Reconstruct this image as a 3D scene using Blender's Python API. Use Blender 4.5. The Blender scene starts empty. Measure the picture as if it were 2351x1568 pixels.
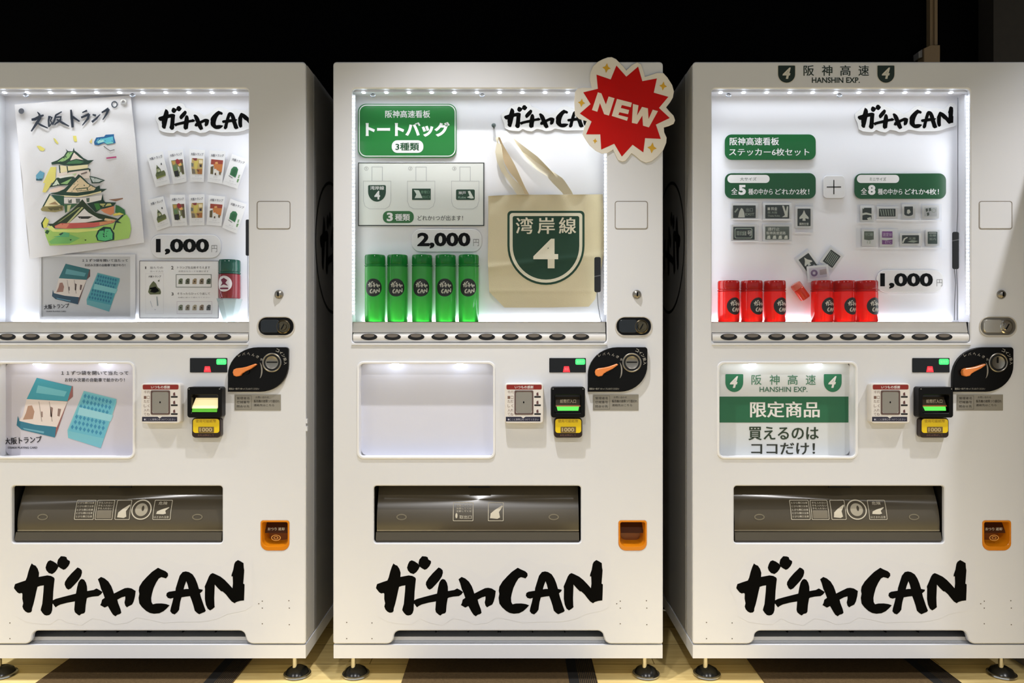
import bpy, bmesh, math, random
from mathutils import Vector
from mathutils.geometry import tessellate_polygon
random.seed(7)
C = bpy.context.scene.collection
SC = bpy.context.scene
PI = math.pi

# ------------------------------------------------------------------ camera, light, exposure
S, DIST, HC, CX, CY = 0.0013, 2.2, 1.02, 1175.5, 784.0
cd = bpy.data.cameras.new('camera'); cam = bpy.data.objects.new('camera', cd); C.objects.link(cam)
cam.location = (0, -DIST, HC); cam.rotation_euler = (PI/2, 0, 0)
cd.sensor_width = 36.0; cd.lens = (DIST/S)/2351*36.0; cd.clip_start = 0.05
SC.camera = cam
SC.view_settings.view_transform = 'Standard'; SC.view_settings.look = 'None'
SC.view_settings.exposure = 1.0; SC.view_settings.gamma = 1.0; SC.view_settings.use_curve_mapping = False
w = bpy.data.worlds.new('room_ambient'); SC.world = w; w.use_nodes = True
w.node_tree.nodes['Background'].inputs[0].default_value = (0.90, 0.96, 1.0, 1)
w.node_tree.nodes['Background'].inputs[1].default_value = 0.28

def spot(x, y, z, power, half, col=(1.0, 0.90, 0.76), tilt=0.0, rad=0.045):
    l = bpy.data.lights.new('down_spot', 'SPOT'); l.energy = power; l.color = col
    l.spot_size = half*2; l.spot_blend = 0.9; l.shadow_soft_size = rad
    o = bpy.data.objects.new('down_spot', l); C.objects.link(o); o.location = (x, y, z)
    o.rotation_euler = (tilt, 0, 0)
    return o
LAMP = (1.0, 0.978, 0.972)
for lx in (-2.06, -0.15, 1.80):                       # row of downlights close to the machines
    spot(lx, -0.55, 2.50, 53, math.radians(46), LAMP, 0.0, 0.02)
for lx in (-2.35, -0.22, 1.70):                     # next row, further into the hall
    spot(lx, -2.5, 2.92, 66, math.radians(62), LAMP, 0.12, 0.05)

for lx in (-2.0, -1.0, 0.0, 1.0, 2.0):                  # narrow spots added only to brighten the floor in front
    spot(lx, -0.9, 2.92, 125, math.radians(24), LAMP, 0.0, 0.03)

def tube_light(x, y, z, sx, sy, power, rot, col=(0.86, 0.92, 1.0), spread=PI):
    l = bpy.data.lights.new('display_light', 'AREA'); l.shape = 'RECTANGLE'
    l.size = sx; l.size_y = sy; l.spread = spread; l.energy = power; l.color = col
    o = bpy.data.objects.new('display_light', l); C.objects.link(o)
    o.location = (x, y, z); o.rotation_euler = rot
    return o

# ------------------------------------------------------------------ materials
def lin(c):
    r = []
    for v in c[:3]:
        v = v/255.0
        r.append(v/12.92 if v <= 0.04045 else ((v+0.055)/1.055)**2.4)
    return (*r, 1.0)
MATS = {}
def mat(name, rgb, rough=0.5, metal=0.0, vary=0.05, scale=8.0, bump=0.0, bscale=200.0, coat=0.0, spec=0.5):
    if name in MATS: return MATS[name]
    m = bpy.data.materials.new(name); m.use_nodes = True; MATS[name] = m
    nt = m.node_tree; b = nt.nodes['Principled BSDF']
    b.inputs['Roughness'].default_value = rough; b.inputs['Metallic'].default_value = metal
    b.inputs['Coat Weight'].default_value = coat; b.inputs['Specular IOR Level'].default_value = spec
    c = lin(rgb); tc = nt.nodes.new('ShaderNodeTexCoord')
    if vary > 0:
        n = nt.nodes.new('ShaderNodeTexNoise'); n.inputs['Scale'].default_value = scale; n.inputs['Detail'].default_value = 2
        r = nt.nodes.new('ShaderNodeMixRGB'); r.blend_type = 'MIX'
        r.inputs[1].default_value = tuple(max(0, v*(1-vary)) for v in c[:3]) + (1,)
        r.inputs[2].default_value = tuple(min(1, v*(1+vary)) for v in c[:3]) + (1,)
        nt.links.new(tc.outputs['Object'], n.inputs['Vector']); nt.links.new(n.outputs['Fac'], r.inputs[0])
        nt.links.new(r.outputs[0], b.inputs['Base Color'])
    else:
        b.inputs['Base Color'].default_value = c
    if bump > 0:
        n2 = nt.nodes.new('ShaderNodeTexNoise'); n2.inputs['Scale'].default_value = bscale
        bp = nt.nodes.new('ShaderNodeBump'); bp.inputs['Strength'].default_value = bump; bp.inputs['Distance'].default_value = 0.002
        nt.links.new(tc.outputs['Object'], n2.inputs['Vector']); nt.links.new(n2.outputs['Fac'], bp.inputs['Height'])
        nt.links.new(bp.outputs[0], b.inputs['Normal'])
    return m
def ink(r, g, b, rough=0.6):
    return mat('ink_%d_%d_%d' % (r, g, b), (r, g, b), rough, vary=0.0)
def glow(name, rgb, strength):
    if name in MATS: return MATS[name]
    m = bpy.data.materials.new(name); m.use_nodes = True; MATS[name] = m
    b = m.node_tree.nodes['Principled BSDF']; b.inputs['Base Color'].default_value = lin(rgb)
    b.inputs['Emission Color'].default_value = lin(rgb); b.inputs['Emission Strength'].default_value = strength
    return m
def clear(name, rgb, rough=0.02, ior=1.4, base=0.0, veil=None):
    """thin clear sheet: see-through with a fresnel sheen; veil = (colour, amount) of milky plastic"""
    if name in MATS: return MATS[name]
    m = bpy.data.materials.new(name); m.use_nodes = True; MATS[name] = m
    nt = m.node_tree; nt.nodes.remove(nt.nodes['Principled BSDF']); out = nt.nodes['Material Output']
    t = nt.nodes.new('ShaderNodeBsdfTransparent'); t.inputs[0].default_value = lin(rgb)
    g = nt.nodes.new('ShaderNodeBsdfGlossy'); g.inputs['Roughness'].default_value = rough
    f = nt.nodes.new('ShaderNodeFresnel'); f.inputs['IOR'].default_value = ior
    mx = nt.nodes.new('ShaderNodeMixShader'); last = t
    if veil:
        d = nt.nodes.new('ShaderNodeBsdfDiffuse'); d.inputs[0].default_value = lin(veil[0])
        mv = nt.nodes.new('ShaderNodeMixShader'); mv.inputs[0].default_value = veil[1]
        nt.links.new(t.outputs[0], mv.inputs[1]); nt.links.new(d.outputs[0], mv.inputs[2]); last = mv
    nt.links.new(f.outputs[0], mx.inputs[0]); nt.links.new(last.outputs[0], mx.inputs[1]); nt.links.new(g.outputs[0], mx.inputs[2])
    nt.links.new(mx.outputs[0], out.inputs['Surface'])
    return m
def plastic(name, rgb, glowrgb=None, trans=0.45, see=0.12, rough=0.15):
    """coloured translucent plastic: diffuse + light passing through + gloss"""
    if name in MATS: return MATS[name]
    m = bpy.data.materials.new(name); m.use_nodes = True; MATS[name] = m
    nt = m.node_tree; nt.nodes.remove(nt.nodes['Principled BSDF']); out = nt.nodes['Material Output']
    d = nt.nodes.new('ShaderNodeBsdfDiffuse'); d.inputs[0].default_value = lin(rgb)
    tr = nt.nodes.new('ShaderNodeBsdfTranslucent'); tr.inputs[0].default_value = lin(glowrgb or rgb)
    tp = nt.nodes.new('ShaderNodeBsdfTransparent'); tp.inputs[0].default_value = lin(glowrgb or rgb)
    g = nt.nodes.new('ShaderNodeBsdfGlossy'); g.inputs['Roughness'].default_value = rough
    f = nt.nodes.new('ShaderNodeFresnel'); f.inputs['IOR'].default_value = 1.45
    a = nt.nodes.new('ShaderNodeMixShader'); a.inputs[0].default_value = trans
    b = nt.nodes.new('ShaderNodeMixShader'); b.inputs[0].default_value = see
    c = nt.nodes.new('ShaderNodeMixShader')
    nt.links.new(d.outputs[0], a.inputs[1]); nt.links.new(tr.outputs[0], a.inputs[2])
    nt.links.new(a.outputs[0], b.inputs[1]); nt.links.new(tp.outputs[0], b.inputs[2])
    nt.links.new(f.outputs[0], c.inputs[0]); nt.links.new(b.outputs[0], c.inputs[1]); nt.links.new(g.outputs[0], c.inputs[2])
    nt.links.new(c.outputs[0], out.inputs['Surface'])
    return m

WHITE = mat('white_enamel', (222, 224, 229), 0.35, vary=0.015, scale=3)
GREYSIDE = mat('grey_white_enamel', (205, 204, 202), 0.4, vary=0.02)
LINER = mat('display_liner', (236, 236, 240), 0.5, vary=0.01)
PAPER = mat('white_paper', (232, 231, 230), 0.6, vary=0.01)
PAPER2 = mat('glossy_card', (225, 224, 224), 0.35, vary=0.01)
BLACKINK = mat('black_ink', (8, 8, 7), 0.6, vary=0, spec=0.04)
BLACKPL = mat('black_plastic', (6, 6, 7), 0.35, vary=0.1, spec=0.2)
DARKGAP = mat('dark_gasket', (14, 14, 14), 0.8, vary=0.1)
CHROME = mat('chrome', (205, 203, 198), 0.18, 1.0, vary=0.02)
STEEL = mat('dull_steel', (150, 146, 138), 0.35, 0.9, vary=0.05)
GREEN = mat('sign_green', (10, 76, 38), 0.3, vary=0.05)
DKGREEN = mat('deep_green', (20, 62, 40), 0.45, vary=0.06)
GLASS = clear('display_glass', (255, 255, 255), 0.02, 1.17)

# ------------------------------------------------------------------ geometry helpers
def P(px, py, y):
    """point at depth y behind the machines' front plane that the photo shows at (px, py)"""
    k = S*(DIST+y)/DIST
    return Vector(((px-CX)*k, y, HC+(CY-py)*k))
def area2(p): return sum(p[i][0]*p[(i+1) % len(p)][1]-p[(i+1) % len(p)][0]*p[i][1] for i in range(len(p)))
def orient(p, ccw): return list(p) if (area2(p) > 0) == ccw else list(reversed(p))
def inset(p, d):
    """move a loop to the left of its direction (inwards for a ccw outline, into the solid for a cw hole)"""
    n = len(p); out = []
    for i in range(n):
        a, b, c = p[i-1], p[i], p[(i+1) % n]
        def nr(u, v):
            dx, dy = v[0]-u[0], v[1]-u[1]; l = math.hypot(dx, dy) or 1e-9
            return (-dy/l, dx/l)
        n1, n2 = nr(a, b), nr(b, c); m = (n1[0]+n2[0], n1[1]+n2[1]); q = m[0]*n1[0]+m[1]*n1[1]
        q = max(q, 0.35)
        out.append((b[0]+m[0]*d/q, b[1]+m[1]*d/q))
    return out
def rrect(x0, y0, x1, y1, r=0, n=5, r4=None):
    rs = r4 or (r, r, r, r)            # tl, tr, br, bl
    out = []
    for (cx, cy, a0), q in zip(((x0, y0, PI), (x1, y0, 1.5*PI), (x1, y1, 0), (x0, y1, 0.5*PI)), rs):
        if q <= 0: out.append((cx, cy)); continue
        ox = cx + (q if cx == x0 else -q); oy = cy + (q if cy == y0 else -q)
        for i in range(n+1):
            a = a0 + i/n*PI/2; out.append((ox+q*math.cos(a), oy+q*math.sin(a)))
    return out
def ell(cx, cy, rx, ry=None, n=28, a0=0.0):
    ry = rx if ry is None else ry
    return [(cx+rx*math.cos(a0+2*PI*i/n), cy+ry*math.sin(a0+2*PI*i/n)) for i in range(n)]
def rot2(pts, c, a):
    s, k = math.sin(a), math.cos(a)
    return [(c[0]+(x-c[0])*k-(y-c[1])*s, c[1]+(x-c[0])*s+(y-c[1])*k) for x, y in pts]
def stroke(pts, wd):
    """a brush line of given widths as one outline"""
    n = len(pts); ws = wd if isinstance(wd, (list, tuple)) else [wd]*n; L, R = [], []
    for i in range(n):
        a, b = pts[max(i-1, 0)], pts[min(i+1, n-1)]
        dx, dy = b[0]-a[0], b[1]-a[1]; l = math.hypot(dx, dy) or 1
        L.append((pts[i][0]-dy/l*ws[i]/2, pts[i][1]+dx/l*ws[i]/2)); R.append((pts[i][0]+dy/l*ws[i]/2, pts[i][1]-dx/l*ws[i]/2))
    return L + R[::-1]
_G = {}
def glyphs(body, off=0.0, shear=0.0, space=1.0):
    key = (body, off, shear, space)
    if key not in _G:
        cu = bpy.data.curves.new('t', 'FONT'); cu.body = body; cu.offset = off; cu.shear = shear; cu.space_character = space
        cu.resolution_u = 3
        o = bpy.data.objects.new('t', cu); C.objects.link(o)
        dg = bpy.context.evaluated_depsgraph_get(); m = bpy.data.meshes.new_from_object(o.evaluated_get(dg))
        vs = [(v.co.x, -v.co.y) for v in m.vertices]; fs = [tuple(p.vertices) for p in m.polygons]
        bpy.data.objects.remove(o); bpy.data.curves.remove(cu); bpy.data.meshes.remove(m)
        x0 = min(v[0] for v in vs); x1 = max(v[0] for v in vs); y0 = min(v[1] for v in vs); y1 = max(v[1] for v in vs)
        _G[key] = ([((x-x0)/(x1-x0), (y-y0)/(y1-y0)) for x, y in vs], fs)
    return _G[key]

ORG = {}
class MB:
    def __init__(s, mp=P): s.v, s.f, s.m, s.mats, s.mp = [], [], [], [], mp
    def mi(s, m):
        if m not in s.mats: s.mats.append(m)
        return s.mats.index(m)
    def raw(s, vs, fs, m):
        o = len(s.v); k = s.mi(m); s.v += [Vector(v) for v in vs]
        for f in fs: s.f.append(tuple(o+i for i in f)); s.m.append(k)
    def flat(s, vs2, fs, y, m, mp=None):
        mp = mp or s.mp; vs = [mp(a, b, y) for a, b in vs2]; out = []
        for f in fs:
            n = (vs[f[1]]-vs[f[0]]).cross(vs[f[2]]-vs[f[0]])
            out.append(f if n.y <= 0 else tuple(reversed(f)))
        s.raw(vs, out, m)
    def poly(s, loops, y, m, thick=0.0, bev=0.0, fine=0, mp=None, side=None):
        """loops = [outline, hole, ...] in mp's plane; front at y, sides back to y+thick"""
        mp = mp or s.mp
        if isinstance(loops[0][0], (int, float)): loops = [loops]
        loops = [orient(l, i == 0) for i, l in enumerate(loops)]
        fl = [inset(l, bev) if bev else l for l in loops]
        flat = [q for l in fl for q in l]
        tris = tessellate_polygon([[Vector((a, b, 0)) for a, b in l] for l in fl])
        if fine:
            bm = bmesh.new(); bv = [bm.verts.new((a, b, 0)) for a, b in flat]
            for t in tris:
                try: bm.faces.new([bv[i] for i in t])
                except ValueError: pass
            for _ in range(5):
                es = [e for e in bm.edges if e.calc_length() > fine]
                if not es: break
                bmesh.ops.subdivide_edges(bm, edges=es, cuts=1)
                bmesh.ops.triangulate(bm, faces=[f for f in bm.faces if len(f.verts) > 3])
            bm.verts.index_update()
            s.flat([(v.co.x, v.co.y) for v in bm.verts], [tuple(v.index for v in f.verts) for f in bm.faces], y, m, mp); bm.free()
        else:
            s.flat(flat, [tuple(t) for t in tris], y, m, mp)
        sm = side or m
        if bev:
            for l, f in zip(loops, fl):
                n = len(l); s.raw([mp(a, b, y) for a, b in f]+[mp(a, b, y+abs(s.bevd)) for a, b in l], [(i, (i+1) % n, n+(i+1) % n, n+i) for i in range(n)], sm)
        if thick:
            y0 = y+(abs(s.bevd) if bev else 0)
            for l in loops:
                n = len(l); s.raw([mp(a, b, y0) for a, b in l]+[mp(a, b, y+thick) for a, b in l], [(i, (i+1) % n, n+(i+1) % n, n+i) for i in range(n)], sm)
    bevd = 0.002
    def text(s, body, cx, cy, wd, ht, y, m, ang=0.0, off=0.0, shear=0.0, mp=None, space=1.0):
        if off > 0.01 and any(ord(q) >= 0x4e00 for q in body):          # dense characters: thicken by overprinting
            b = off*ht*0.85
            for k_, (dx, dy) in enumerate(((-b, -b*.3), (b, -b*.3), (-b*.5, b*.5), (b*.5, b*.5))): s.text(body, cx+dx, cy+dy, wd-b, ht-b, y-0.00003*k_, m, ang, 0.0, shear, mp, space)
            return
        vs, fs = glyphs(body, off, shear, space); c, k = math.cos(ang), math.sin(ang)
        q = [(cx+(a-.5)*wd*c-(b-.5)*ht*k, cy+(a-.5)*wd*k+(b-.5)*ht*c) for a, b in vs]
        s.flat(q, fs, y, m, mp)
    def box(s, x0, x1, y0, y1, z0, z1, m, skip=()):
        v = [(x, y, z) for x in (x0, x1) for y in (y0, y1) for z in (z0, z1)]
        f = {'l': (0, 1, 3, 2), 'r': (4, 6, 7, 5), 'f': (0, 4, 5, 1), 'b': (2, 3, 7, 6), 'd': (0, 2, 6, 4), 'u': (1, 5, 7, 3)}
        s.raw(v, [q for k, q in f.items() if k not in skip], m)
    def lathe(s, c, prof, m, n=28, axis='z', caps=True, a0=0.0):
        """prof = [(radius, along)] round c"""
        vs = []
        for r, t in prof:
            for i in range(n):
                a = a0+2*PI*i/n; p, q = r*math.cos(a), r*math.sin(a)
                vs.append((c[0]+p, c[1]+q, c[2]+t) if axis == 'z' else (c[0]+p, c[1]+t, c[2]+q) if axis == 'y' else (c[0]+t, c[1]+p, c[2]+q))
        fs = [(j*n+i, j*n+(i+1) % n, (j+1)*n+(i+1) % n, (j+1)*n+i) for j in range(len(prof)-1) for i in range(n)]
        if caps: fs += [tuple(range(n-1, -1, -1)), tuple((len(prof)-1)*n+i for i in range(n))]
        s.raw(vs, fs, m)
    def tube(s, pts, r, m, n=8):
        pts = [Vector(p) for p in pts]; vs = []; k = len(pts)
        for i, p in enumerate(pts):
            t = (pts[min(i+1, k-1)]-pts[max(i-1, 0)]).normalized()
            u = t.cross(Vector((0, 1, 0)));
            if u.length < 0.05: u = t.cross(Vector((1, 0, 0)))
            u.normalize(); v = t.cross(u); rr = r[i] if isinstance(r, (list, tuple)) else r
            vs += [p+u*rr*math.cos(2*PI*j/n)+v*rr*math.sin(2*PI*j/n) for j in range(n)]
        fs = [(i*n+j, i*n+(j+1) % n, (i+1)*n+(j+1) % n, (i+1)*n+j) for i in range(k-1) for j in range(n)]
        fs += [tuple(range(n-1, -1, -1)), tuple((k-1)*n+j for j in range(n))]
        s.raw(vs, fs, m)
    def sweep(s, prof, x0, x1, m):
        """(y,z) outline carried along x"""
        n = len(prof); vs = [(x, a, b) for x in (x0, x1) for a, b in prof]
        s.raw(vs, [(i, (i+1) % n, n+(i+1) % n, n+i) for i in range(n)]+[tuple(range(n)), tuple(range(2*n-1, n-1, -1))], m)
    def ribbon(s, pairs, m, wide=1.0):
        """pairs of (px,py,y) edge points"""
        vs = []
        for a, b in pairs:
            p, q = P(*a), P(*b); c = (p+q)/2; d = (p-q)*wide/2; d.y /= wide; vs += [c+d, c-d]
        s.raw(vs, [(2*i, 2*i+1, 2*i+3, 2*i+2) for i in range(len(pairs)-1)], m)
    def build(s, name, parent=None, label=None, smooth=35):
        lo = Vector((min(v.x for v in s.v), min(v.y for v in s.v), min(v.z for v in s.v)))
        hi = Vector((max(v.x for v in s.v), max(v.y for v in s.v), max(v.z for v in s.v)))
        o0 = Vector(((lo.x+hi.x)/2, (lo.y+hi.y)/2, lo.z))
        me = bpy.data.meshes.new(name); me.from_pydata([tuple(v-o0) for v in s.v], [], s.f)
        for m in s.mats: me.materials.append(m)
        me.polygons.foreach_set('material_index', s.m)
        me.polygons.foreach_set('use_smooth', [True]*len(me.polygons)); me.update()
        me.set_sharp_from_angle(angle=math.radians(smooth))
        o = bpy.data.objects.new(name, me); C.objects.link(o); ORG[o.name] = o0
        if parent: o.parent = parent; o.location = o0-ORG[parent.name]
        else: o.location = o0
        if label: o['label'] = label
        return o
def tag(o, label, cat, group=None):
    o['label'] = label; o['category'] = cat
    if group: o['group'] = group
    return o
def thing(name, label, cat, loc, group=None):
    o = bpy.data.objects.new(name, None); C.objects.link(o); o.location = loc; o.empty_display_size = 0.05
    ORG[o.name] = Vector(loc); return tag(o, label, cat, group)
def struct(mb, name):
    o = mb.build(name); o['kind'] = 'structure'; return o
def copy_tree(o, delta=(0, 0, 0), label=None):
    def rec(q, par):
        c = q.copy(); C.objects.link(c)
        if par: c.parent = par
        for ch in q.children: rec(ch, c)
        return c
    r = rec(o, None); r.location = Vector(o.location)+Vector(delta); ORG[r.name] = Vector(r.location)
    if label: r['label'] = label
    return r
PIX = lambda pts, o, k: [(o[0]+x/k, o[1]+y/k) for x, y in pts]

# ------------------------------------------------------------------ the brush lettering (traced stroke by stroke)
_a = dict(
 ga=[(405,205),(440,235),(480,250),(520,310),(545,390),(540,470),(620,455),(700,440),(770,450),(825,480),(840,510),(830,600),(815,750),(808,900),(800,1010),(795,1120),(775,1180),(740,1215),(690,1225),(650,1215),(610,1175),(575,1120),(580,1090),(605,1000),(615,900),(628,760),(635,635),(570,645),(515,665),(495,750),(470,870),(440,1000),(412,1090),(408,1140),(385,1165),(335,1172),(290,1150),(250,1105),(230,1050),(245,985),(228,900),(230,800),(215,785),(170,795),(130,770),(75,700),(70,680),(90,610),(200,570),(290,540),(315,480),(345,360),(375,270)],
 d1=[(715,165),(760,145),(820,170),(885,215),(915,265),(890,320),(850,375),(795,415),(730,395),(685,345),(668,290),(685,225)],
 d2=[(960,65),(1030,70),(1065,85),(1080,130),(1130,160),(1130,200),(1100,260),(1050,315),(1010,332),(960,305),(905,265),(888,200),(905,130)],
 c1=[(1275,285),(1320,305),(1355,340),(1360,390),(1340,460),(1290,540),(1220,620),(1150,695),(1100,720),(1060,690),(1030,620),(1035,570),(1080,495),(1160,400)],
 c2=[(800,930),(860,900),(1000,860),(1250,795),(1450,748),(1580,725),(1635,695),(1690,725),(1750,765),(1720,810),(1670,845),(1560,855),(1470,875),(1440,900),(1220,950),(1080,975),(950,1010),(900,1035),(860,1065),(835,1035),(815,1000),(790,990)],
 c3=[(1320,530),(1355,508),(1400,525),(1435,580),(1455,660),(1458,745),(1450,900),(1430,1020),(1420,1150),(1400,1180),(1345,1195),(1310,1225),(1275,1205),(1225,1160),(1213,1110),(1225,950),(1245,800),(1265,680),(1290,580)],
 ya=[(1660,515),(1720,470),(1790,500),(1860,560),(1915,650),(1945,730),(1965,795),(2060,745),(2170,690),(2230,682),(2300,695),(2378,745),(2365,850),(2340,950),(2310,1010),(2250,1040),(2210,1065),(2180,1030),(2165,970),(2180,900),(2180,850),(2110,870),(2030,915),(2045,980),(2090,1100),(2105,1170),(2080,1195),(2030,1210),(1995,1240),(1950,1210),(1910,1150),(1850,1040),(1790,1070),(1705,1020),(1725,980),(1740,915),(1790,880),(1760,790),(1720,700),(1690,590)])
_b = dict(
 C=[(535,290),(590,320),(680,360),(722,400),(725,450),(685,500),(640,485),(595,475),(550,500),(500,580),(450,690),(420,800),(405,880),(410,960),(435,1005),(500,990),(600,988),(690,1000),(755,1025),(700,1085),(640,1140),(560,1180),(460,1190),(380,1175),(310,1135),(230,1060),(180,990),(165,880),(180,800),(168,740),(180,660),(240,560),(330,460),(420,370)],
 A=[(1000,375),(1060,362),(1120,375),(1190,420),(1240,500),(1280,600),(1310,705),(1385,720),(1375,750),(1330,790),(1350,870),(1380,960),(1410,1050),(1440,1130),(1420,1155),(1370,1175),(1315,1200),(1270,1170),(1230,1130),(1205,1030),(1170,920),(1140,845),(1060,855),(980,870),(955,960),(940,1060),(935,1110),(900,1160),(850,1203),(800,1185),(765,1140),(775,1080),(805,970),(825,880),(770,895),(720,880),(690,835),(700,785),(740,760),(865,740),(870,690),(900,590),(945,445)],
 Ah=[(1070,555),(1095,620),(1115,705),(1065,705),(1020,712),(1035,650)],
 N=[(1530,415),(1570,395),(1620,415),(1720,465),(1800,530),(1880,615),(1945,690),(1955,600),(1950,460),(1925,460),(1930,420),(1960,330),(1980,215),(2000,175),(2050,140),(2100,165),(2155,200),(2160,290),(2170,340),(2160,480),(2150,600),(2175,615),(2172,750),(2165,930),(2090,938),(2020,960),(1985,985),(1930,950),(1880,890),(1820,810),(1760,755),(1730,750),(1670,690),(1610,620),(1605,760),(1600,880),(1605,1030),(1610,1060),(1570,1095),(1520,1125),(1475,1090),(1440,1010),(1422,900),(1425,700),(1418,660),(1460,560),(1500,460)])
K8 = 2351/280
LOGO = {k: PIX(v, (855, 1268), K8) for k, v in _a.items()}
LOGO.update({k: PIX(v, (1125, 1268), K8) for k, v in _b.items()})
# unit space: x 0..1 over 863..1384, y 0..1 over 1275..1416
LOGO = {k: [((x-863)/521, (y-1275)/141) for x, y in v] for k, v in LOGO.items()}
LOGO_BACK = [((x-863)/521, (y-1275)/141) for x, y in [(848,1330),(880,1300),(905,1275),(940,1262),(975,1255),(1000,1262),(1012,1285),(1040,1292),(1062,1305),(1085,1310),(1112,1330),(1140,1315),(1170,1288),(1200,1280),(1228,1292),(1250,1300),(1282,1292),(1305,1298),(1335,1300),(1350,1285),(1362,1268),(1385,1262),(1402,1280),(1404,1330),(1402,1390),(1385,1402),(1345,1410),(1325,1420),(1300,1426),(1275,1428),(1240,1428),(1200,1430),(1165,1422),(1140,1418),(1120,1430),(1090,1434),(1065,1424),(1040,1420),(1015,1436),(985,1430),(965,1420),(945,1434),(915,1432),(890,1428),(868,1415),(862,1380),(850,1355)]]
def logo(mb, x0, y0, x1, y1, y, m, mp=None, keys=None, fine=0):
    f = lambda l: [(x0+a*(x1-x0), y0+b*(y1-y0)) for a, b in l]
    for i, k in enumerate(keys or ('ga', 'd1', 'd2', 'c1', 'c2', 'c3', 'ya', 'C', 'A', 'N')):
        mb.poly([f(LOGO[k]), f(LOGO['Ah'])] if k == 'A' else [f(LOGO[k])], y-0.00002*i, m, mp=mp, fine=fine)
def shield(x0, y0, x1, y1, r=3.0, q=0.45, n=14):
    """flat top with rounded corners, straight sides, half-round foot"""
    w_, h = x1-x0, y1-y0; cx = (x0+x1)/2; ys = y0+h*q
    return rrect(x0, y0, x1, ys, n=4, r4=(r, r, 0, 0))[:-2] + [(cx+w_/2*math.cos(PI*i/n), ys+(y1-ys)*math.sin(PI*i/n)) for i in range(n+1)]

# ------------------------------------------------------------------ setting
def wood_floor():
    m = bpy.data.materials.new('wood_floor'); m.use_nodes = True; nt = m.node_tree; b = nt.nodes['Principled BSDF']
    tc = nt.nodes.new('ShaderNodeTexCoord'); mp = nt.nodes.new('ShaderNodeMapping'); mp.inputs['Scale'].default_value = (2.2, 30, 1)
    n = nt.nodes.new('ShaderNodeTexNoise'); n.inputs['Scale'].default_value = 2.0; n.inputs['Detail'].default_value = 6; n.inputs['Distortion'].default_value = 0.6
    cr = nt.nodes.new('ShaderNodeValToRGB'); cr.color_ramp.elements[0].position = 0.3; cr.color_ramp.elements[1].position = 0.72
    cr.color_ramp.elements[0].color = lin((228, 200, 132)); cr.color_ramp.elements[1].color = lin((250, 228, 162))
    br = nt.nodes.new('ShaderNodeTexBrick'); br.inputs['Scale'].default_value = 1.0; br.inputs['Brick Width'].default_value = 0.9
    br.inputs['Row Height'].default_value = 0.15; br.inputs['Mortar Size'].default_value = 0.0016
    br.inputs['Color1'].default_value = (1, 1, 1, 1); br.inputs['Color2'].default_value = (0.9, 0.88, 0.86, 1); br.inputs['Mortar'].default_value = (0.35, 0.27, 0.18, 1)
    mx = nt.nodes.new('ShaderNodeMixRGB'); mx.blend_type = 'MULTIPLY'; mx.inputs[0].default_value = 1
    nt.links.new(tc.outputs['Object'], mp.inputs[0]); nt.links.new(mp.outputs[0], n.inputs['Vector']); nt.links.new(n.outputs['Fac'], cr.inputs[0])
    nt.links.new(tc.outputs['Object'], br.inputs['Vector']); nt.links.new(cr.outputs[0], mx.inputs[1]); nt.links.new(br.outputs[0], mx.inputs[2])
    nt.links.new(mx.outputs[0], b.inputs['Base Color']); b.inputs['Roughness'].default_value = 0.42
    return m
BWALL = mat('black_wall', (2, 2, 3), 0.9, vary=0.2, spec=0.05)
mb = MB(); mb.box(-4, 4, -5, 1.06, -0.05, 0.0, wood_floor()); struct(mb, 'floor')
mb = MB(); mb.box(-4, 4, 1.0, 1.06, 0.0, 2.98, BWALL); struct(mb, 'wall_back')
mb = MB(); mb.box(P(2281, 0, 0.9).x, 4, 0.9, 1.0, 0.0, 2.98, mat('brown_black_wall', (40, 34, 26), 0.8, vary=0.25, scale=30)); struct(mb, 'wall_right')
mb = MB(); mb.box(-4, 4, -5, 1.06, 2.98, 3.04, mat('dark_ceiling', (60, 58, 56), 0.8)); struct(mb, 'ceiling')
# unseen block added right of the frame: its top edge is shaped to cast the slanting shade on the right machine
mb = MB(); mb.box(1.61, 1.78, -0.34, 0.9, 0.0, 1.80, mat('shade_block_beige', (120, 112, 100), 0.7)); struct(mb, 'shade_block_1')

def carpet_mat():
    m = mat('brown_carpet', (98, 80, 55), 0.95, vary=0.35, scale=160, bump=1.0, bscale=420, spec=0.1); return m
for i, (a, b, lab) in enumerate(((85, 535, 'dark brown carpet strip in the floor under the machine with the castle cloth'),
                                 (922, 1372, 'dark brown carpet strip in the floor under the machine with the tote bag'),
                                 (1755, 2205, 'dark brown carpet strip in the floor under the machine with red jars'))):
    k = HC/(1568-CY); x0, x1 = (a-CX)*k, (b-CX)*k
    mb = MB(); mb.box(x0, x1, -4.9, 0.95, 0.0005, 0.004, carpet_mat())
    # comb of fine ribs woven along one edge of each strip
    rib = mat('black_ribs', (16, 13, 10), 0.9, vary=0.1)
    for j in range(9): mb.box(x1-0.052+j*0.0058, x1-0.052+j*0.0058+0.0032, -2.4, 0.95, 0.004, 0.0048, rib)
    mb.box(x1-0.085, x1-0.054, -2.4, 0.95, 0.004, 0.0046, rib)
    tag(mb.build('carpet_strip'), lab, 'carpet', 'carpet strips in the floor')

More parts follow.
